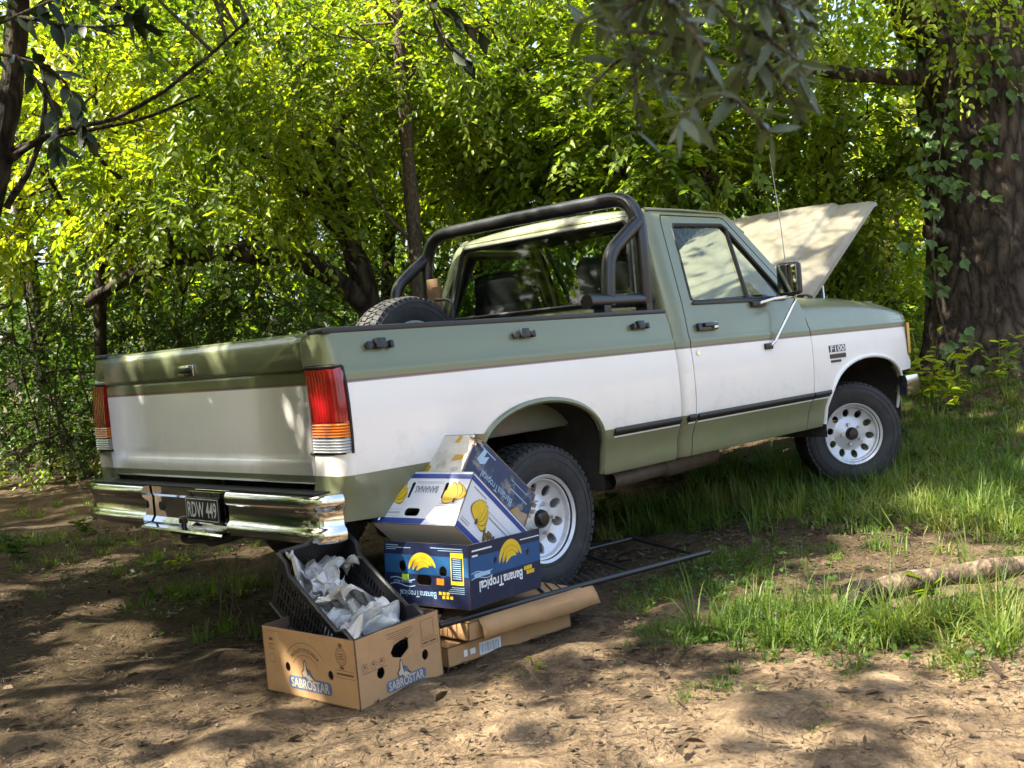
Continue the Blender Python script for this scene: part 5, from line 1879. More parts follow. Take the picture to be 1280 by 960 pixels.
# ------------------------------------------------------------------ the big trunk on the right, with ivy
def big_trunk():
    b = root(1232, 9.8, .2)
    up = lambda px, py, d=9.8: W(px, py, d)
    o = empty('old_tree', b)
    tag(o, 'thick dark tree trunk with furrowed bark at the right edge', 'tree')
    r = np.random.default_rng(21)
    prof = [(W(1236, 470, 9.8), .62), (W(1234, 430, 9.8), .52), (W(1232, 380, 9.8), .475), (W(1230, 330, 9.8), .455), (W(1228, 280, 9.8), .45), (W(1226, 220, 9.8), .46), (W(1222, 160, 9.8), .48), (W(1218, 110, 9.8), .50), (W(1216, 60, 9.8), .47)]
    nr, ns = 72, 110
    C_ = np.array([p for p, _ in prof]); R_ = np.array([q for _, q in prof])
    ts = np.linspace(0, len(prof) - 1, ns)
    V = []
    for t in ts:
        c = np.array([np.interp(t, np.arange(len(prof)), C_[:, k]) for k in range(3)]); rr = np.interp(t, np.arange(len(prof)), R_)
        for j in range(nr):
            a = 2 * math.pi * j / nr
            z = c[2]
            w = 1 + .030 * math.sin(3 * a + 1.2 * z) + .022 * math.sin(7 * a - .8 * z + 1)
            rid = abs(math.sin(9.5 * a + 1.1 * math.sin(2.1 * z) + .5 * math.sin(5 * z))) ; rid2 = abs(math.sin(17 * a + 1.7 * math.sin(3.3 * z + a * 2)))
            w += .035 * rid + .020 * rid2 + r.normal(0, .004)
            fl = max(0, (.9 - (z - b[2])) / .9)
            w += .22 * fl ** 2 * (0.5 + 0.5 * math.sin(5 * a + .6))
            V.append(c + np.array([math.cos(a), math.sin(a), 0]) * rr * w)
    F = [(i * nr + j, i * nr + (j + 1) % nr, (i + 1) * nr + (j + 1) % nr, (i + 1) * nr + j) for i in range(ns - 1) for j in range(nr)]
    trunk = big_mesh('trunk', np.array(V) - b, F, 'bark', o, True)
    def lb(P, r0, r1):
        m = MB(); limb(m, [np.array(p) - b for p in P], r0, r1, r, 14, .05)
        m.build('branch', 'bark', trunk, smooth=60)
    lb([W(1222, 120, 9.8), W(1180, 50, 9.8), W(1140, -10, 9.7), W(1105, -90, 9.6), W(1075, -220, 9.5)], .36, .20)
    lb([W(1225, 110, 9.8), W(1262, 20, 9.9), W(1290, -80, 10.0), W(1310, -240, 10.1)], .40, .26)
    lb([W(1190, 92, 9.7), W(1140, 98, 9.5), W(1085, 96, 9.3), W(1020, 88, 9.2), W(960, 70, 9.0)], .085, .045)
    lb([W(1250, 290, 9.8), W(1278, 268, 9.7), W(1320, 262, 9.6), W(1400, 240, 9.5)], .10, .06)
    lb([W(1180, 298, 9.6), W(1166, 294, 9.45), W(1156, 288, 9.4)], .085, .045)
    # crown above the frame, drooping into the top right corner
    rr = np.random.default_rng(5)
    Vs = []; Fs = []; nv = 0
    for c, rad, n in ((W(1150, -150, 9.6), (1.6, 1.6, 1.0), 300), (W(1290, -230, 10), (2.0, 2.0, 1.4), 420), (W(1240, -40, 8.9), (.8, .8, .35), 60), (W(1195, 40, 9.0), (.25, .25, .25), 16), (W(1090, -40, 9.2), (.9, .9, .5), 130), (W(1010, 40, 9.0), (.6, .6, .35), 60)):
        p, dn = in_ellipsoid(c, rad, n, rr, .2)
        V, F, e = sprays(p, dn, rr, 13, size=(.05, .10), aspect=.55, droop=.5)
        Vs.append(V); Fs.append(F + nv); nv += len(V)
    big_mesh('crown', np.concatenate(Vs) - b, np.concatenate(Fs), 'leaf', o)
    # ivy clinging to the side of the trunk that faces the clearing
    iv = empty('ivy_vine', b + np.array([-.4, -.5, .2]))
    tag(iv, 'climbing ivy with lobed green leaves on the thick trunk', 'ivy')
    io = np.array(iv.location)
    tpl = [(0, 0, 0), (.18, .42, .04), (.50, .50, .02), (.62, .24, .03), (1.0, 0, -.08), (.62, -.24, .03), (.50, -.50, .02), (.18, -.42, .04)]
    me = bpy.data.meshes.new('leaf'); me.from_pydata(tpl, [], [(0, 4, 3, 2, 1), (0, 7, 6, 5, 4)]); me.materials.append(MT['ivy'])
    spots = []
    for (px, py, sx, sy, n) in ((1165, 190, 20, 34, 64), (1180, 150, 30, 30, 34), (1160, 235, 14, 20, 22), (1205, 90, 36, 30, 40), (1160, 315, 14, 12, 16), (1168, 345, 12, 12, 12), (1225, 195, 16, 16, 12), (1215, 240, 14, 10, 8), (1245, 60, 24, 24, 20), (1190, 430, 16, 16, 14), (1270, 120, 8, 30, 14)):
        for _ in range(int(n * .75)):
            spots.append((px + rr.normal(0, sx), py + rr.normal(0, sy)))
    for px, py in spots:
        d_ = 9.8 - .50 - .10 * rr.uniform(0, 1) + max(0, (abs(px - 1228) - 40) / 100) * .35
        p = W(px, py, d_)
        l = bpy.data.objects.new('leaf', me); link(l, iv)
        s = rr.uniform(.07, .125)
        x = Vector(-CF * rr.uniform(.1, .6) + np.array([0, 0, -1]) * rr.uniform(.4, 1) + rr.normal(0, .4, 3)).normalized()
        zz = Vector(-CF + rr.normal(0, .45, 3) + np.array([0, 0, .5])); zz = (zz - x * zz.dot(x)).normalized(); yy = zz.cross(x)
        Mx = Matrix((x, yy, zz)).transposed().to_4x4()
        l.matrix_local = Matrix.Translation(Vector(p - io)) @ Mx @ Matrix.Scale(s, 4)
    m = MB()
    for P in ([(1190, 445), (1172, 380), (1166, 320), (1170, 240), (1178, 160), (1190, 90), (1210, 40)], [(1170, 240), (1158, 200), (1162, 150)], [(1190, 90), (1225, 70), (1250, 40)]):
        m.tube([Vector(W(px, py, 9.36) - io) for px, py in P], .010, 5)
    m.build('vine_stem', 'bark_thin', iv, smooth=60)


big_trunk()

# ------------------------------------------------------------------ trees and shrubs behind the truck
def G(px, py, d):      # a point at pixel height py
    return W(px, py, d)


# slim straight trunk
b = root(524, 9.2)
tree('slim_tree', 'slim pale trunk rising straight behind the spare wheel', [([b, G(521, 330, 9.2), G(512, 220, 9.2), G(504, 120, 9.2), G(497, 20, 9.2), G(488, -150, 9.3)], .070, .048), ([G(515, 262, 9.2), G(532, 300, 9.1), G(545, 330, 9.0)], .012, .006), ([G(512, 300, 9.2), G(470, 255, 9.2), G(455, 190, 9.2)], .020, .01)],
     [(G(500, -60, 9.2), (1.3, 1.3, .7), 150), (G(560, 40, 9.0), (.7, .7, .5), 70), (G(420, 90, 9.0), (.9, .9, .7), 90)], 'leaf', 31, barkmat='bark_thin')
# dark leaning tree with low arching limbs
b = root(470, 10.2)
tree('leaning_tree', 'dark many-limbed tree arching low to the left behind the tailgate', [([b, G(462, 370, 10.2), G(440, 310, 10.2), G(405, 235, 10.2), G(385, 175, 10.1), G(372, 120, 10.0), G(352, 40, 10.0)], .15, .05),
     ([G(440, 310, 10.2), G(400, 260, 10.1), G(340, 205, 10.0), G(290, 160, 9.9), G(245, 105, 9.8), G(300, 50, 9.8)], .075, .022),
     ([G(462, 385, 10.2), G(400, 330, 10.0), G(310, 316, 9.8), G(220, 318, 9.7), G(150, 352, 9.6), G(105, 380, 9.6)], .12, .045),
     ([G(425, 275, 10.2), G(440, 200, 10.1), G(410, 170, 10.1)], .06, .03), ([G(460, 350, 10.2), G(430, 300, 10.3), G(420, 210, 10.3), G(430, 120, 10.4)], .08, .03),
     ([G(300, 316, 9.8), G(350, 270, 9.7), G(385, 215, 9.7)], .035, .015), ([G(220, 318, 9.7), G(190, 250, 9.7), G(120, 200, 9.6), G(90, 140, 9.6)], .035, .012)],
     [(G(330, 60, 9.8), (1.5, 1.2, .8), 330), (G(200, 130, 9.5), (1.3, 1.1, .7), 260), (G(330, 200, 9.4), (1.0, .9, .5), 130), (G(420, 130, 9.9), (.9, .8, .6), 120), (G(240, 250, 9.2), (.9, .8, .35), 100), (G(330, 260, 9.0), (.5, .4, .28), 50)], 'leaf', 32, size=(.06, .125))
# left trunk close to the clearing
b = root(-60, 7.6)
tree('shaded_tree', 'dark trunk at the left edge with long drooping branches', [([b, G(-45, 420, 7.6), G(-25, 300, 7.6), G(-4, 220, 7.6), G(12, 130, 7.6), G(22, 40, 7.6), G(30, -120, 7.7)], .105, .07), ([G(6, 205, 7.6), G(40, 180, 7.5), G(80, 160, 7.4), G(150, 150, 7.3), G(240, 90, 7.2), G(310, 25, 7.1)], .030, .008), ([G(8, 260, 7.6), G(50, 190, 7.5), G(60, 100, 7.5), G(40, 60, 7.5)], .03, .012), ([G(4, 190, 7.6), G(60, 172, 7.5), G(180, 150, 7.4), G(250, 118, 7.3)], .022, .008)],
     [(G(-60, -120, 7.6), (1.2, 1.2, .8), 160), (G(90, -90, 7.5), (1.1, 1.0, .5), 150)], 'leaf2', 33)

# broad-leaved trees in a row behind the truck: each its own crown
rows = [
    ('leafy_tree', 'tree with yellow-green sunlit leaves above the tailgate, far left', 120, 12.0, [(120, 110, 11.2, 1.7, 1.3, 1.1, 430), (60, 220, 10.8, 1.2, 1.0, .8, 230), (190, 20, 11.0, 1.5, 1.2, .8, 260), (60, 30, 11, 1.2, 1.1, .8, 200)], 'leaf_y', 41),
    ('leafy_tree', 'bright leafy tree rising behind the roll bar', 640, 11.4, [(640, 90, 10.6, 1.5, 1.2, 1.2, 460), (600, 200, 10.4, 1.1, .9, .9, 260), (690, 190, 10.3, 1.2, 1.0, .8, 280), (620, -30, 10.8, 1.6, 1.3, .7, 240)], 'leaf', 42),
    ('leafy_tree', 'dense green tree directly behind the cab roof', 840, 11.2, [(820, 130, 10.2, 1.4, 1.1, 1.1, 430), (880, 220, 9.9, 1.1, .9, .7, 240), (780, 220, 10.0, 1.0, .9, .7, 220), (850, 10, 10.6, 1.6, 1.2, .9, 300)], 'leaf', 43),
    ('leafy_tree', 'green tree between the raised hood and the thick trunk', 1040, 11.6, [(1040, 180, 10.6, 1.0, 1.0, .9, 260), (1090, 230, 10.8, .9, .8, .8, 200), (1000, 100, 10.8, 1.1, 1.0, .9, 220), (1110, 160, 10.6, .6, .6, .6, 90)], 'leaf', 44),
    ('leafy_tree', 'pale leafy tree at the top centre behind the slim trunk', 470, 12.6, [(450, 60, 12.0, 1.8, 1.3, 1.2, 420), (380, 150, 11.6, 1.3, 1.0, .9, 240), (540, 140, 11.8, 1.3, 1.0, 1.1, 280)], 'leaf_y', 45),
    ('leafy_tree', 'small yellow-green tree lit by the sun beside the thick trunk', 1115, 13.0, [(1110, 330, 12.4, .9, .9, .9, 170), (1085, 400, 12.2, .9, .9, .6, 150), (1130, 250, 12.6, .8, .8, .7, 110), (1125, 120, 13.0, .9, .9, .7, 90)], 'leaf_y', 46),
]
for nm, lb, px, d_, bl, lm, sd in rows:
    b = root(px, d_)
    rr = np.random.default_rng(sd)
    top = G(px + 10, 60, d_)
    lim = [([b, (b * .6 + top * .4) + rr.normal(0, .12, 3), b * .3 + top * .7 + rr.normal(0, .12, 3), top], .10, .045)]
    for (bx, by, bd, *_r) in bl[:3]:
        lim.append(([b * .5 + top * .5, (b * .4 + top * .35 + G(bx, by, bd) * .25), G(bx, by, bd)], .045, .015))
    tree(nm, lb, lim, [(G(x, y, dd), (a, c, e), n) for x, y, dd, a, c, e, n in bl], lm, sd, 'trees behind the truck', size=(.065, .145), thin=.72)

# dark bare stems low behind the truck
for i, (x0, x1, d_) in enumerate(((890, 872, 10.8), (812, 780, 11.2), (945, 930, 11.4), (600, 585, 11.6))):
    b = root(x0, d_)
    rr = np.random.default_rng(60 + i)
    tree('young_tree', ('dark crooked stem rising behind the cab roof', 'thin leaning stem behind the roll bar top', 'slender stem behind the cab near the hood', 'narrow stem in the thicket left of the roll bar')[i],
         [([b, G(x0 - 4, 330, d_), G(x0, 240, d_), G(x1 + 8, 170, d_), G(x1 - 10, 60, d_), G(x1 - 30, -60, d_)], (.10, .05, .07, .06)[i], .02), ([G(x0, 250, d_), G(x0 - 40, 170, d_), G(x0 - 70, 120, d_)], .03, .012)],
         [(G(x1, 30, d_), (.8, .8, .6), 80), (G(x1 - 30, 150, d_), (.6, .6, .5), 50)], 'leaf2', 60 + i)

# understorey shrubs: dark thicket from the left edge to behind the cab
shr = [(30, 400, 13.0, 1.4, 1.2, 1.5, 420), (150, 440, 13.4, 1.3, 1.2, 1.2, 380), (270, 400, 12.8, 1.3, 1.1, 1.2, 380), (390, 400, 12.6, 1.2, 1.1, 1.2, 340), (500, 330, 12.2, 1.2, 1.1, 1.4, 340), (100, 290, 12.4, 1.3, 1.1, .9, 300), (240, 310, 12.6, 1.2, 1.0, .8, 260),
       (620, 300, 11.8, 1.2, 1.0, 1.2, 320), (740, 300, 11.4, 1.2, 1.0, 1.2, 320), (870, 280, 11.2, 1.1, 1.0, 1.1, 280), (980, 260, 11.4, 1.1, 1.0, 1.1, 280), (1060, 330, 11.4, .9, .9, 1.0, 210)]
names = ['dense dark shrub at the far left edge', 'dark shrub above the sunlit ground left of the tailgate', 'dark shrub behind the left half of the tailgate', 'dark shrub behind the right half of the tailgate', 'shrub directly behind the spare wheel', 'leafy shrub at left above the dark thicket', 'leafy shrub under the arching limb',
         'shrub seen through the left of the rear window', 'shrub seen through the right of the rear window', 'shrub just above the cab roof', 'shrub behind the raised hood', 'shrub at the right edge of the raised hood']
for i, (x, y, d_, a, c, e, n) in enumerate(shr):
    p = root(x, d_)
    rr = np.random.default_rng(80 + i)
    top = G(x, y - 60, d_)
    lim = [([p + rr.normal(0, .15, 3) * np.array([1, 1, 0]), p * .5 + top * .5 + rr.normal(0, .35, 3), top + rr.normal(0, .7, 3) * np.array([1, 1, .4])], .016, .006) for _ in range(3)]
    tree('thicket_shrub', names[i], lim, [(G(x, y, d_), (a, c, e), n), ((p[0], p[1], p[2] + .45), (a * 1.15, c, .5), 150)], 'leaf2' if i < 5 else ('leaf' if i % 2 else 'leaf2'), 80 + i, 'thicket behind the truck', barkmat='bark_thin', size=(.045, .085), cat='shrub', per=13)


b = root(40, 14.2)
tree('tall_tree', 'tall tree far left whose crown darkens the thicket below', [([b, b + np.array([.1, 0, 2.2]), b + np.array([0, .2, 4.4]), b + np.array([-.1, .1, 6.2])], .13, .06)],
     [((.2, 9.0, 4.4), (1.7, 1.2, .7), 260), ((2.0, 9.4, 4.8), (1.7, 1.2, .7), 260), ((3.8, 9.0, 4.8), (1.6, 1.2, .7), 230), ((5.2, 8.0, 4.6), (1.4, 1.2, .7), 190), ((-1.0, 8.2, 4.6), (1.2, 1.2, .7), 150)], 'leaf', 47, 'trees behind the truck', size=(.08, .15))

# the wood farther back, read as one mass
def far_wood():
    r = np.random.default_rng(99)
    n = 3000
    px = r.uniform(-330, 1300, n); dd = r.uniform(16, 26, n)
    P = np.array([at(x, 400, d) for x, d in zip(px, dd)])
    P[:, 2] = ground_z(P[:, 0], P[:, 1]) + r.uniform(0, 1, n) ** .8 * np.where((px > 1050) & (r.uniform(0, 1, n) > .35), 4.0, 8.0)
    V, F, e = sprays(P, r.normal(0, 1, (n, 3)), r, 16, (.7, 1.7), (.16, .30), .6, .2)
    tv, tf = tubes(np.array([at(x, 400, d) for x, d in zip(px[:60], dd[:60])]) + np.array([0, 0, -2.0]), np.array([at(x + 20, 100, d) for x, d in zip(px[:60], dd[:60])]) + np.array([0, 0, 2.0]), np.full(60, .10), np.full(60, .04))
    Vt = np.concatenate([V, tv]); Ft = np.concatenate([F, tf + len(V)])
    o = big_mesh('distant_wood', Vt, Ft, ['leaf', 'bark'], mi=np.concatenate([np.zeros(len(F)), np.ones(len(tf))]))
    tag(o, 'mass of sunlit woodland far behind the thicket', 'wood', kind='stuff')
    n = 1500
    px = r.uniform(-330, 1180, n); dd = r.uniform(14.5, 19, n)
    P = np.array([at(x, 400, d) for x, d in zip(px, dd)])
    P[:, 2] = ground_z(P[:, 0], P[:, 1]) + r.uniform(0, 1, n) * 2.8
    V, F, e = sprays(P, r.normal(0, 1, (n, 3)), r, 16, (.5, 1.2), (.12, .22), .6, .2)
    tag(big_mesh('undergrowth', V, F, 'leaf2'), 'dark undergrowth filling the foot of the wood', 'undergrowth', kind='stuff')


far_wood()


def wood_around():
    r = np.random.default_rng(98)
    n = 3200
    an = YAW + r.uniform(.62, 2.9, n); dd = r.uniform(12, 21, n) + np.where(an < YAW + .98, 3.5, 0)
    x = CAM[0] + np.cos(an) * dd; y = CAM[1] + np.sin(an) * dd
    P = np.stack([x, y, ground_z(x, y) + r.uniform(0, 1, n) ** .9 * np.where(an < YAW + .80, 4.5, np.where(an < YAW + .98, 7.0, 13.0))], 1)  # heights stepped by bearing to block reflected sky and pass the sun
    V, F, e = sprays(P, r.normal(0, 1, (n, 3)), r, 16, (1.0, 2.2), (.30, .55), .6, .2)
    tag(big_mesh('surrounding_wood', V, F, 'leaf'), 'unseen belt of woodland closing the clearing on the left', 'wood', kind='stuff')


wood_around()

# ------------------------------------------------------------------ shade trees out of frame to the left and behind: their crowns overhang the clearing
SV = np.array(SDIR)
# openings cut in the crowns to aim sun patches at (x, y, z), radius
GAPS = [(.5, -2.3, 0, .75), (1.6, -2.6, 0, .5), (-.75, -2.2, 0, .28), (-.93, -1.16, .5, .158), (-.90, -1.05, .52, .10), (-.60, -1.05, .66, .15), (3.4, -.2, 1.6, .55), (2.9, .6, 1.5, .3), (1.1, .1, 1.75, .40), (1.0, .7, 1.8, .2), (.35, .4, 1.45, .12), (.15, .45, 1.4, .08), (-1.7, -.6, 0, .13), (-2.0, -1.3, 0, .12), (-1.55, -1.7, 0, .14), (-.3, -2.9, 0, .3), (2.4, -1.9, 0, .35), (3.5, -2.2, .2, .4), (-1.0, 2.4, 0, .5), (.4, 4.4, 0, .8), (-2.3, -1.0, 0, .08), (-1.2, -2.5, 0, .12), (-1.1, -1.6, 0, .10), (4.5, -2.0, .4, .6), (.6, -1.9, 0, .3)]
for _px, _py, _rad in ((95, 820, .07), (195, 838, .12), (150, 862, .12), (100, 822, .09), (235, 850, .13), (290, 830, .07), (170, 800, .05), (85, 790, .05), (120, 760, .05), (60, 905, .18), (200, 925, .18), (320, 900, .14), (450, 935, .18), (600, 930, .18), (690, 900, .14), (550, 900, .08), (800, 870, .28), (900, 860, .35), (1000, 880, .35), (1100, 870, .2), (1200, 900, .15), (1250, 850, .15), (870, 940, .2), (1050, 940, .2), (780, 930, .2), (20, 860, .10), (120, 890, .12), (380, 950, .14), (270, 950, .12), (1010, 780, .25), (1180, 790, .2), (1270, 720, .158), (1120, 745, .15), (1200, 733, .158), (1160, 740, .12), (110, 660, .2), (30, 640, .3), (230, 690, .14), (300, 690, .10)):
    _p = gnd(_px, _py)
    GAPS.append((_p[0], _p[1], _p[2], _rad * (1.35 if _px < 700 else 1.0)))
GAPS += [(.97, -.35, 1.86, .12), (.97, .2, 1.86, .12), (.97, .55, 1.86, .08), (-1.1, .55, 1.23, .03), (-1.1, -.2, 1.23, .03), (-1.1, .2, 1.23, .02)]
GAPS += [(.4, 5.2, 0, .9), (-.3, 3.7, 0, .5), (1.6, 6.4, 0, .6)]
_r = np.random.default_rng(17)
GAPS += [(_r.uniform(-2.5, 3.2), _r.uniform(-3.4, -1.5), 0, _r.uniform(.03, .14)) for _ in range(60)]
GAPS += [(_r.uniform(-2.4, -1.2), _r.uniform(-1.9, .6), 0, _r.uniform(.02, .06)) for _ in range(18)]
GAPS += [(_r.uniform(2.7, 3.7), _r.uniform(-.7, .7), 1.6, _r.uniform(.04, .14)) for _ in range(16)]


def sun_gaps(p, r):
    keep = np.ones(len(p), bool)
    for x, y, z, rad in GAPS:
        q = p - SV * ((p[:, 2:3] - z) / SV[2])
        dd = np.hypot(q[:, 0] - x, q[:, 1] - y) * (1 + .25 * np.sin(5 * np.arctan2(q[:, 1] - y, q[:, 0] - x) + x * 9))
        # leaves kept in a pattern to break up the wider sun patches
        sp = np.sin(9.7 * q[:, 0] + 2.1 * np.sin(6.1 * q[:, 1])) * np.sin(11.3 * q[:, 1] + 1.7 * np.sin(7.3 * q[:, 0])) + .5 * np.sin(23 * q[:, 0] + 17 * q[:, 1])
        keep &= ~((dd < rad + .10) & (sp < (.28 if rad > .16 else 9)))
    return keep


def shade_tree(x, y, h, blobs, label, seed, size=(.11, .18)):
    z0 = float(ground_z(x, y))
    lim = [([np.array([x, y, z0 - .1]), np.array([x + .05, y, h * .35]), np.array([x - .05, y + .1, h * .7]), np.array([x, y, h])], .20, .09)]
    for c, rad, n in blobs:
        lim.append(([np.array([x, y, h * .6]), (np.array([x, y, h * .75]) + np.array(c)) / 2 + np.array([0, 0, .2]), np.array(c)], .08, .02))
    return tree('shade_tree', label, lim, blobs, 'leaf_canopy', seed, 'trees overhanging the clearing', size=size, clump=2.0, cn=14, reject=sun_gaps)


shade_tree(-7.2, 3.0, 6.0, [((-4.2, 1.2, 5.6), (2.4, 2.2, .8), 1000), ((-3.8, .9, 4.4), (1.6, 1.3, .5), 480), ((-6.6, 2.8, 6.4), (2.6, 2.4, 1.0), 900), ((-2.8, 3.2, 6.2), (1.8, 1.5, .7), 520), ((-4.6, 4.6, 6.2), (2.0, 1.6, .9), 460)], 'shade tree beyond the left edge whose leaves hang into the top left', 121)
shade_tree(-8.5, -2.2, 6.5, [((-6.3, -.8, 6.2), (2.2, 2.0, .8), 800), ((-8.2, -2.2, 7.0), (2.2, 2.0, 1.0), 520), ((-3.8, -1.2, 5.8), (2.0, 1.5, .7), 700)], 'shade tree standing left of the viewpoint', 122)
shade_tree(-4.8, 7.6, 6.4, [((-1.4, .8, 6.0), (2.0, 1.8, .7), 700), ((.8, .2, 6.4), (2.0, 1.7, .7), 620), ((2.6, 1.4, 6.8), (1.8, 1.5, .7), 420)], 'tall shade tree whose crown roofs over the truck', 123)
# unseen bushes added on the left to block sky light
for i, (x, y, h) in enumerate(((-4.8, 3.0, 2.4), (-6.0, 5.6, 3.2), (-6.8, 1.4, 2.8), (-7.2, -.6, 2.6))):
    z0 = float(ground_z(x, y))
    tree('sky_block_bush', ('sky-blocking bush added nearest the tailgate beyond the left edge', 'tall sky-blocking bush added farther out beyond the left edge', 'sky-blocking bush added left of the viewpoint near the clearing', 'sky-blocking bush added farthest back on the viewer side', 'high sky-blocking bush added at the back of the left side')[i],
         [([np.array([x, y, z0 - .1]), np.array([x + .1, y, h * .5]), np.array([x - .1, y + .1, h])], .05, .02)], [((x, y, z0 + h * .5), (1.2, 1.2, h * .52), 420)], 'leaf2', 140 + i, 'unseen bushes added to block the sky', barkmat='bark_thin', size=(.10, .17), cat='bush', clump=1.6)


# ------------------------------------------------------------------ leafy branches hanging into the top of the picture
def hanging_branch(name, label, stems, leafspec, mat, seed, length, aspect, r0=.008, hang=-.30):
    r = np.random.default_rng(seed)
    b = Vector(stems[0][0])
    o = empty(name, b)
    tag(o, label, 'branch')
    m = MB()
    for P in stems:
        Q = smooth_path([Vector(p) - b for p in P], 2)
        m.tube(Q, [r0 * (1 - .7 * i / (len(Q) - 1)) for i in range(len(Q))], 6)
    m.build('stem', 'bark_thin', o, smooth=60)
    n = 9
    tpl = []; fc_ = []
    for i in range(n):
        q = i / (n - 1)
        w = aspect * .5 * math.sin(math.pi * min(1, .06 + .94 * q) ** .85)
        zc = -.10 * q * q
        tpl += [(q, w, zc + .12 * w), (q, 0, zc), (q, -w, zc + .12 * w)]
    for i in range(n - 1):
        a = i * 3
        fc_ += [(a, a + 1, a + 4, a + 3), (a + 1, a + 2, a + 5, a + 4)]
    me = bpy.data.meshes.new('leaf'); me.from_pydata(tpl, [], fc_); me.materials.append(MT[mat])
    me.polygons.foreach_set('use_smooth', [True] * len(me.polygons))
    for P, cnt in leafspec:
        Q = smooth_path([Vector(p) for p in P], 2)
        for k in range(cnt):
            t = .15 + .85 * k / max(1, cnt - 1)
            i = min(int(t * (len(Q) - 1)), len(Q) - 2); fr = t * (len(Q) - 1) - i
            p = Q[i].lerp(Q[i + 1], fr); d = (Q[i + 1] - Q[i]).normalized()
            rnd = Vector(r.normal(0, 1, 3)); sd = (rnd - d * rnd.dot(d)).normalized()
            x = (d * r.uniform(.3, 1.0) + sd * r.uniform(.5, 1.0) + Vector((0, 0, hang))).normalized()
            up = Vector(r.normal(0, .4, 3)) + Vector((0, 0, 1)); zz = (up - x * up.dot(x)).normalized(); yy = zz.cross(x)
            l = bpy.data.objects.new('leaf', me); link(l, o)
            l.matrix_local = Matrix.Translation(p - b) @ Matrix((x, yy, zz)).transposed().to_4x4() @ Matrix.Scale(r.uniform(*length), 4)
    return o


def olive_stems():
    r = np.random.default_rng(8)
    D = 1.38
    main = [[(700, -140), (780, -40), (850, 40), (900, 110), (915, 165)], [(760, -140), (850, -50), (930, 10), (990, 50), (1035, 75)], [(640, -120), (700, -40), (760, 20), (800, 75), (815, 120)], [(880, -140), (930, -60), (960, 0), (985, 40)], [(720, -140), (800, -60), (870, 20), (950, 90), (975, 130)]]
    out = []
    for P in main:
        dd = D + r.normal(0, .12)
        P = [(x - 22, y - 55) for x, y in P]
        Q = [W(x, y, dd + r.normal(0, .03)) for x, y in P]
        out.append((Q, 30))
        for k in range(1, len(P)):
            for _ in range(3):
                x, y = P[k]
                x2, y2 = x + r.normal(20, 55), y + r.normal(35, 40)
                x2 = min(max(x2, 650), 1000); y2 = min(y2, 165)
                out.append(([W(x, y, dd), W((x + x2) / 2, (y + y2) / 2 - 8, dd + r.normal(0, .05)), W(x2, y2, dd + r.normal(0, .10))], 13))
    return out


st = olive_stems()
hanging_branch('olive_branch', 'blurred hanging branch with long grey-green leaves at the top right', [P for P, n in st], st, 'leaf_olive', 201, (.026, .052), .27, .0040, -.05)
st = [[W(-70, 60, 3.9), W(20, 20, 3.8), W(90, -10, 3.7), W(170, 20, 3.6)], [W(-60, 60, 3.9), W(20, 70, 3.8), W(80, 90, 3.7), W(110, 170, 3.7)], [W(20, 70, 3.8), W(70, 130, 3.7), W(75, 190, 3.7)], [W(20, 20, 3.8), W(100, 35, 3.7), W(180, 30, 3.6)]]
hanging_branch('dark_branch', 'dark silhouetted leafy branch hanging in the top left corner', st, [(P, n) for P, n in zip(st, (26, 30, 20, 22))], 'leaf_dark', 202, (.07, .11), .42)
st = [[W(455, -60, 3.2), W(520, -20, 3.2), W(560, 20, 3.2), W(600, 40, 3.2)], [W(530, -10, 3.2), W(560, 60, 3.2), W(585, 75, 3.2)]]
hanging_branch('dark_branch', 'small dark drooping sprig at the top centre', st, [(P, n) for P, n in zip(st, (15, 12))], 'leaf_dark', 203, (.055, .085), .42, .005)


# ------------------------------------------------------------------ grass
def grass_blades(P, H, r, d, lean, width):
    """arching blades: P base, H length, d horizontal direction the blade falls to, lean how far it arches"""
    n = len(P)
    sdv = np.stack([-d[:, 1], d[:, 0], np.zeros(n)], 1)
    w = width * r.uniform(.6, 1.5, n)
    rowsV = []
    for t in (0, .3, .6, .85, 1.0):
        th = lean * t                      # the blade bends over as it grows
        k = np.maximum(lean, 1e-3)
        up = H * np.sin(k * t) / k; outw = H * (1 - np.cos(k * t)) / k
        c = P + np.array([0, 0, 1.0]) * up[:, None] + d * outw[:, None]
        ww = w * (1 - t ** 1.6) if t < 1 else w * .03
        rowsV += [c - sdv * ww[:, None], c + sdv * ww[:, None]]
    V = np.stack(rowsV, 1).reshape(-1, 3)
    F = np.array([(0, 1, 3, 2), (2, 3, 5, 4), (4, 5, 7, 6), (6, 7, 9, 8)])
    return V, ((np.arange(n) * 10)[:, None, None] + F[None]).reshape(-1, 4)


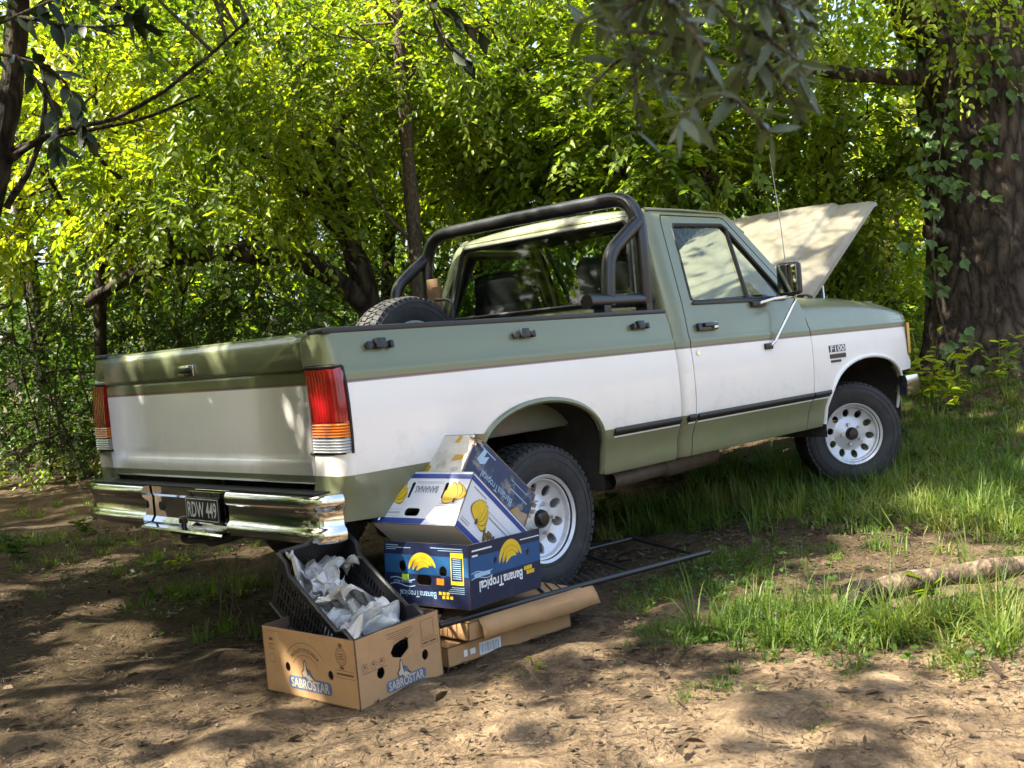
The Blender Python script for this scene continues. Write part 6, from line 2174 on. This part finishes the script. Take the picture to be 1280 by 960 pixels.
def grass_patch(name, label, spots, seed, width=.0028, lean=1.0, mat='grass'):
    """spots: (x, y, radius x, radius y, blades, min height, max height); blades grow in tufts and fall outwards"""
    r = np.random.default_rng(seed)
    Vs = []; Fs = []; nv = 0
    for x, y, rx, ry, n, h0, h1 in spots:
        n = int(n * 1.9)
        nt = max(3, n // 26)
        tc_ = np.stack([x + r.normal(0, .6, nt) * rx, y + r.normal(0, .6, nt) * ry], 1)
        tb = r.uniform(0, 6.28, nt)
        k = r.integers(0, nt, n)
        off = r.normal(0, .022, (n, 2))
        q = tc_[k] + off
        a = np.arctan2(off[:, 1], off[:, 0]) + r.normal(0, .5, n)
        a = np.where(r.uniform(0, 1, n) < .3, tb[k] + r.normal(0, .6, n), a)
        d = np.stack([np.cos(a), np.sin(a), np.zeros(n)], 1)
        ht = (h0 + (h1 - h0) * r.uniform(0, 1, nt) ** 1.5)[k] * r.uniform(.45, 1.25, n)
        ln = lean * r.uniform(.15, 1.9, n)
        P = np.stack([q[:, 0], q[:, 1], ground_z(q[:, 0], q[:, 1]) - .012], 1)
        V, F = grass_blades(P, ht, r, d, ln, width)
        Vs.append(V); Fs.append(F + nv); nv += len(V)
    o = big_mesh(name, np.concatenate(Vs), np.concatenate(Fs), mat)
    return tag(o, label, 'grass', kind='stuff')


def gs(px, py, rx, ry, n, h0, h1):
    p = gnd(px, py)
    return (p[0], p[1], rx, ry, n, h0, h1)


grass_patch('grass', 'tall shaded grass along the right side of the truck and up the slope', [
    gs(860, 640, .5, .35, 1170, 0.055, 0.213), gs(960, 630, .6, .4, 2028, 0.077, 0.246), gs(1060, 625, .6, .4, 2184, 0.066, 0.230), gs(1150, 620, .6, .5, 2184, 0.055, 0.197),
    gs(1000, 590, .6, .25, 1248, 0.088, 0.295), gs(1230, 640, .5, .4, 1716, 0.066, 0.213), gs(1250, 560, .9, .7, 2028, 0.055, 0.180), gs(1180, 545, .9, .6, 2028, 0.055, 0.180), gs(1240, 500, 1.2, .9, 2028, 0.055, 0.164), gs(1160, 500, .8, .8, 1170, 0.055, 0.164), gs(920, 590, .5, .25, 702, 0.083, 0.262), gs(1270, 600, .5, .4, 1092, 0.066, 0.197), gs(1100, 590, .5, .3, 936, 0.066, 0.230), gs(1275, 660, .25, .2, 546, 0.066, 0.213)], 301, .0030, 1.7)
grass_patch('grass', 'bright grass tufts in the sunlit earth at the lower right', [
    gs(985, 800, .16, .13, 437, 0.075, 0.263), gs(915, 785, .16, .12, 313, 0.062, 0.228), gs(870, 800, .07, .05, 83, 0.088, 0.263), gs(1030, 790, .10, .10, 189, 0.088, 0.280), gs(960, 760, .2, .1, 220, 0.050, 0.175),
    gs(1150, 790, .18, .12, 499, 0.088, 0.280), gs(1230, 780, .16, .12, 437, 0.088, 0.280), gs(1270, 810, .12, .1, 226, 0.075, 0.245), gs(1190, 830, .12, .07, 102, 0.050, 0.158), gs(1100, 800, .10, .10, 189, 0.075, 0.245),
    gs(1120, 690, .02, .02, 10, 0.125, 0.385), gs(1210, 712, .02, .02, 11, 0.150, 0.385), gs(1075, 840, .06, .04, 40, 0.037, 0.123)], 302, .0027, 2.0)
grass_patch('grass', 'sparse low grass and seedlings between the rear wheel and the log', [
    gs(850, 740, .35, .2, 700, .03, .10), gs(820, 790, .2, .1, 260, .03, .07), gs(900, 700, .35, .2, 700, .04, .11), gs(1000, 690, .4, .2, 500, .03, .08), gs(880, 860, .25, .15, 160, .02, .05), gs(1000, 880, .3, .12, 120, .02, .045), gs(770, 640, .2, .2, 450, .08, .2), gs(700, 830, .2, .1, 80, .02, .05), gs(820, 660, .3, .2, 500, .06, .16)], 303, .0022, 1.9)
grass_patch('grass', 'thin grass and weeds on the shaded ground below the rear bumper', [
    gs(210, 700, .5, .2, 260, .04, .12), gs(250, 740, .3, .15, 300, .04, .14), gs(120, 690, .5, .3, 300, .04, .12), gs(30, 680, .4, .3, 350, .06, .16), gs(290, 790, .12, .1, 90, .06, .2), gs(60, 640, .5, .4, 200, .05, .12), gs(300, 735, .18, .12, 220, .06, .16)], 304, .0026, 1.5)


def ground_cover():
    r = np.random.default_rng(320)
    P = []
    for px, py, rad, n in ((900, 650, .5, 420), (1040, 640, .6, 520), (1160, 630, .6, 520), (1240, 560, .8, 520), (1180, 520, .8, 420), (1250, 640, .4, 300), (960, 720, .5, 260), (1100, 800, .3, 220), (1220, 800, .25, 220), (960, 800, .25, 160), (860, 740, .4, 240), (60, 680, .5, 260), (180, 710, .5, 240), (250, 760, .35, 200)):
        c = gnd(px, py)
        q = c[:2] + r.normal(0, .6, (n, 2)) * rad
        P.append(np.stack([q[:, 0], q[:, 1], ground_z(q[:, 0], q[:, 1]) + r.uniform(.0, .10, n) ** 1.3], 1))
    P = np.concatenate(P); n = len(P)
    V, F = leaves(P, r.normal(0, 1, (n, 3)) * np.array([1, 1, .35]), r.normal(0, .35, (n, 3)) + np.array([0, 0, 1]), r.uniform(.012, .036, n), .75)
    tag(big_mesh('ground_cover', V, F, 'leaf2'), 'low broad-leaved weeds scattered through the grass', 'ground cover', kind='stuff')


ground_cover()


# small leafy ground plants: a stem and a few leaves each
def weed(px, py, h, n, label, seed, mat='leaf', size=(.03, .06), grp=None, spread=.5, p=None):
    r = np.random.default_rng(seed)
    p = gnd(px, py) if p is None else p
    o = empty('weed_plant', p); tag(o, label, 'plant', grp)
    m = MB()
    tips = []
    ns = max(2, n // 7)
    for k in range(ns):
        d_ = Vector((r.normal(0, spread), r.normal(0, spread), 1)).normalized()
        e = d_ * h * r.uniform(.6, 1)
        m.tube([Vector((0, 0, -.02)), e * .5 + Vector(r.normal(0, .01, 3)), e], [.003, .0025, .0015], 5)
        tips.append(e)
    m.build('stem', 'grass', o)
    V = []; A = []; N = []
    for k in range(n):
        e = tips[k % ns]; t = r.uniform(.25, 1)
        V.append(np.array(e) * t); A.append(r.normal(0, 1, 3) * np.array([1, 1, .3]) + np.array([0, 0, .25])); N.append(r.normal(0, .3, 3) + np.array([0, 0, 1]))
    Vv, F = leaves(np.array(V), np.array(A), np.array(N), r.uniform(*size, n), .5)
    big_mesh('leaves', Vv, F, mat, o)
    return o


weed(105, 670, .20, 34, 'dark leafy weed on the shaded ground left of the bumper', 401, 'leaf2', (.05, .09))
weed(20, 700, .22, 40, 'low leafy weed at the left edge of the clearing', 402, 'leaf2', (.05, .08))
weed(222, 715, .14, 22, 'bright small weed under the rear bumper', 403, 'leaf_y', (.03, .055))
weed(1155, 440, .75, 90, 'pale sunlit leafy plant at the foot of the thick trunk', 404, 'leaf_y', (.07, .12), spread=.25, p=root(1155, 8.6, 0))
weed(1178, 480, .45, 60, 'low bright plant in the grass in front of the trunk', 405, 'leaf_y', (.06, .10), spread=.4, p=root(1190, 8.4, 0))
weed(1235, 440, .5, 60, 'leafy plant at the right foot of the thick trunk', 406, 'leaf', (.06, .11), spread=.4, p=root(1245, 8.8, 0))
weed(760, 640, .22, 14, 'single broad-leaved weed beside the rear tyre', 407, 'leaf2', (.07, .12), spread=.2)
weed(672, 838, .05, 12, 'tiny seedling in front of the flat cartons', 408, 'leaf_y', (.02, .035))
weed(1165, 755, .16, 16, 'broad-leaved weed growing beside the fallen log', 409, 'leaf', (.06, .10), spread=.3)
weed(1085, 800, .10, 22, 'clover-like weed in the bright grass tuft', 410, 'leaf', (.025, .045))

# dry stalks under the bumper
r_ = np.random.default_rng(411)
p = gnd(292, 770)
o = empty('dry_stalks', p); tag(o, 'cluster of thin dry stalks under the rear bumper', 'plant')
for k in range(7):
    m = MB()
    bx, by = r_.normal(0, .05, 2)
    e = Vector((bx + r_.normal(0, .04), by + r_.normal(0, .04), r_.uniform(.16, .32)))
    m.tube([Vector((bx, by, -.02)), Vector((bx, by, 0)).lerp(e, .5) + Vector((.008, 0, 0)), e], [.004, .003, .002], 5)
    m.build('stalk', 'twig', o)

# ------------------------------------------------------------------ fallen log
a, c_ = gnd(1062, 768), gnd(1300, 735)
r_ = np.random.default_rng(12)
lg = empty('fallen_log', a); tag(lg, 'weathered fallen log lying in the grass at the lower right', 'log')
m = MB()
A = Vector((0, 0, .060)); Bv = Vector(c_ - a) + Vector((0, 0, .115))
P = [A.lerp(Bv, t) + Vector((0, .0, .012 * math.sin(5 * t))) for t in np.linspace(.16, 1.5, 22)]
R_ = [.042 + .005 * math.sin(i * .9) + r_.normal(0, .0012) for i in range(22)]
m.tube(P, R_, 16)
trunkp = m.build('log_body', 'wood', lg, smooth=60)
m = MB()
P = [A.lerp(Bv, t) + Vector(r_.normal(0, .006, 3)) for t in np.linspace(-.03, .18, 10)]
m.tube(P, [.040, .054, .060, .052, .058, .052, .048, .045, .042, .040], 14)
m.tube([A + Vector((.02, -.02, .02)), A + Vector((.05, -.10, .0))], [.024, .014], 8)
m.build('rotten_end', 'bark', lg, smooth=40)
m = MB()
m.tube([A.lerp(Bv, .30) + Vector((0, 0, .03)), A.lerp(Bv, .31) + Vector((0, -.01, .06))], [.013, .011], 8)
m.build('branch_stub', 'wood', lg, smooth=40)

# ------------------------------------------------------------------ leaf litter, twigs and pebbles
def litter():
    r = np.random.default_rng(77)
    n = 22000
    d_ = r.uniform(0, 1, n) ** .6 * 7.5 + 1.2
    an = YAW + r.uniform(-.62, .62, n)
    x = CAM[0] + np.cos(an) * d_; y = CAM[1] + np.sin(an) * d_
    keep = r.uniform(0, 1, n) < (.35 + .65 * (np.sin(x * 2.1 + 1) * np.cos(y * 1.7) > -.1))
    x, y = x[keep], y[keep]; n = len(x)
    P = np.stack([x, y, ground_z(x, y) + r.uniform(.0, .010, n)], 1)
    A = r.normal(0, 1, (n, 3)) * np.array([1, 1, .18]); N = r.normal(0, .30, (n, 3)) + np.array([0, 0, 1])
    V, F = leaves(P, A, N, r.uniform(.006, .030, n) * (1 + 1.2 * (r.uniform(0, 1, n) > .93)), .5)
    tag(big_mesh('leaf_litter', V, F, 'litter'), 'dry brown leaves scattered over the bare earth', 'leaf litter', kind='stuff')
    n = 15000
    d_ = r.uniform(0, 1, n) ** .6 * 6.5 + 1.2; an = YAW + r.uniform(-.6, .6, n)
    x = CAM[0] + np.cos(an) * d_; y = CAM[1] + np.sin(an) * d_
    a_ = r.uniform(0, 6.28, n); L = r.uniform(.02, .11, n) * r.uniform(.4, 1, n)
    P0 = np.stack([x, y, ground_z(x, y) + .002], 1); x1 = x + np.cos(a_) * L; y1 = y + np.sin(a_) * L
    P1 = np.stack([x1, y1, ground_z(x1, y1) + r.uniform(.0, .012, n)], 1)
    V, F = tubes(P0, P1, r.uniform(.0006, .0022, n), r.uniform(.0005, .0015, n))
    tag(big_mesh('fallen_twigs', V, F, 'twig'), 'fine fallen twigs and straw on the earth', 'twigs', kind='stuff')
    n = 2600
    d_ = r.uniform(0, 1, n) ** .6 * 5.5 + 1.2; an = YAW + r.uniform(-.6, .6, n)
    x = CAM[0] + np.cos(an) * d_; y = CAM[1] + np.sin(an) * d_
    s = r.uniform(.0025, .009, n) * r.uniform(.5, 1.2, n)
    base = np.array([(1, 0, 0), (-1, 0, 0), (0, 1, 0), (0, -1, 0), (0, 0, 1), (0, 0, -1)], float)
    V = (np.stack([x, y, ground_z(x, y)], 1)[:, None] + base[None] * s[:, None, None] * r.uniform(.6, 1.2, (n, 6, 1)))
    T = np.array([(0, 2, 4), (2, 1, 4), (1, 3, 4), (3, 0, 4), (2, 0, 5), (1, 2, 5), (3, 1, 5), (0, 3, 5)])
    F = (np.arange(n) * 6)[:, None, None] + T[None]
    tag(big_mesh('pebbles', V.reshape(-1, 3), F.reshape(-1, 3), 'stone', smooth=True), 'small pebbles and clods in the earth', 'pebbles', kind='stuff')


litter()
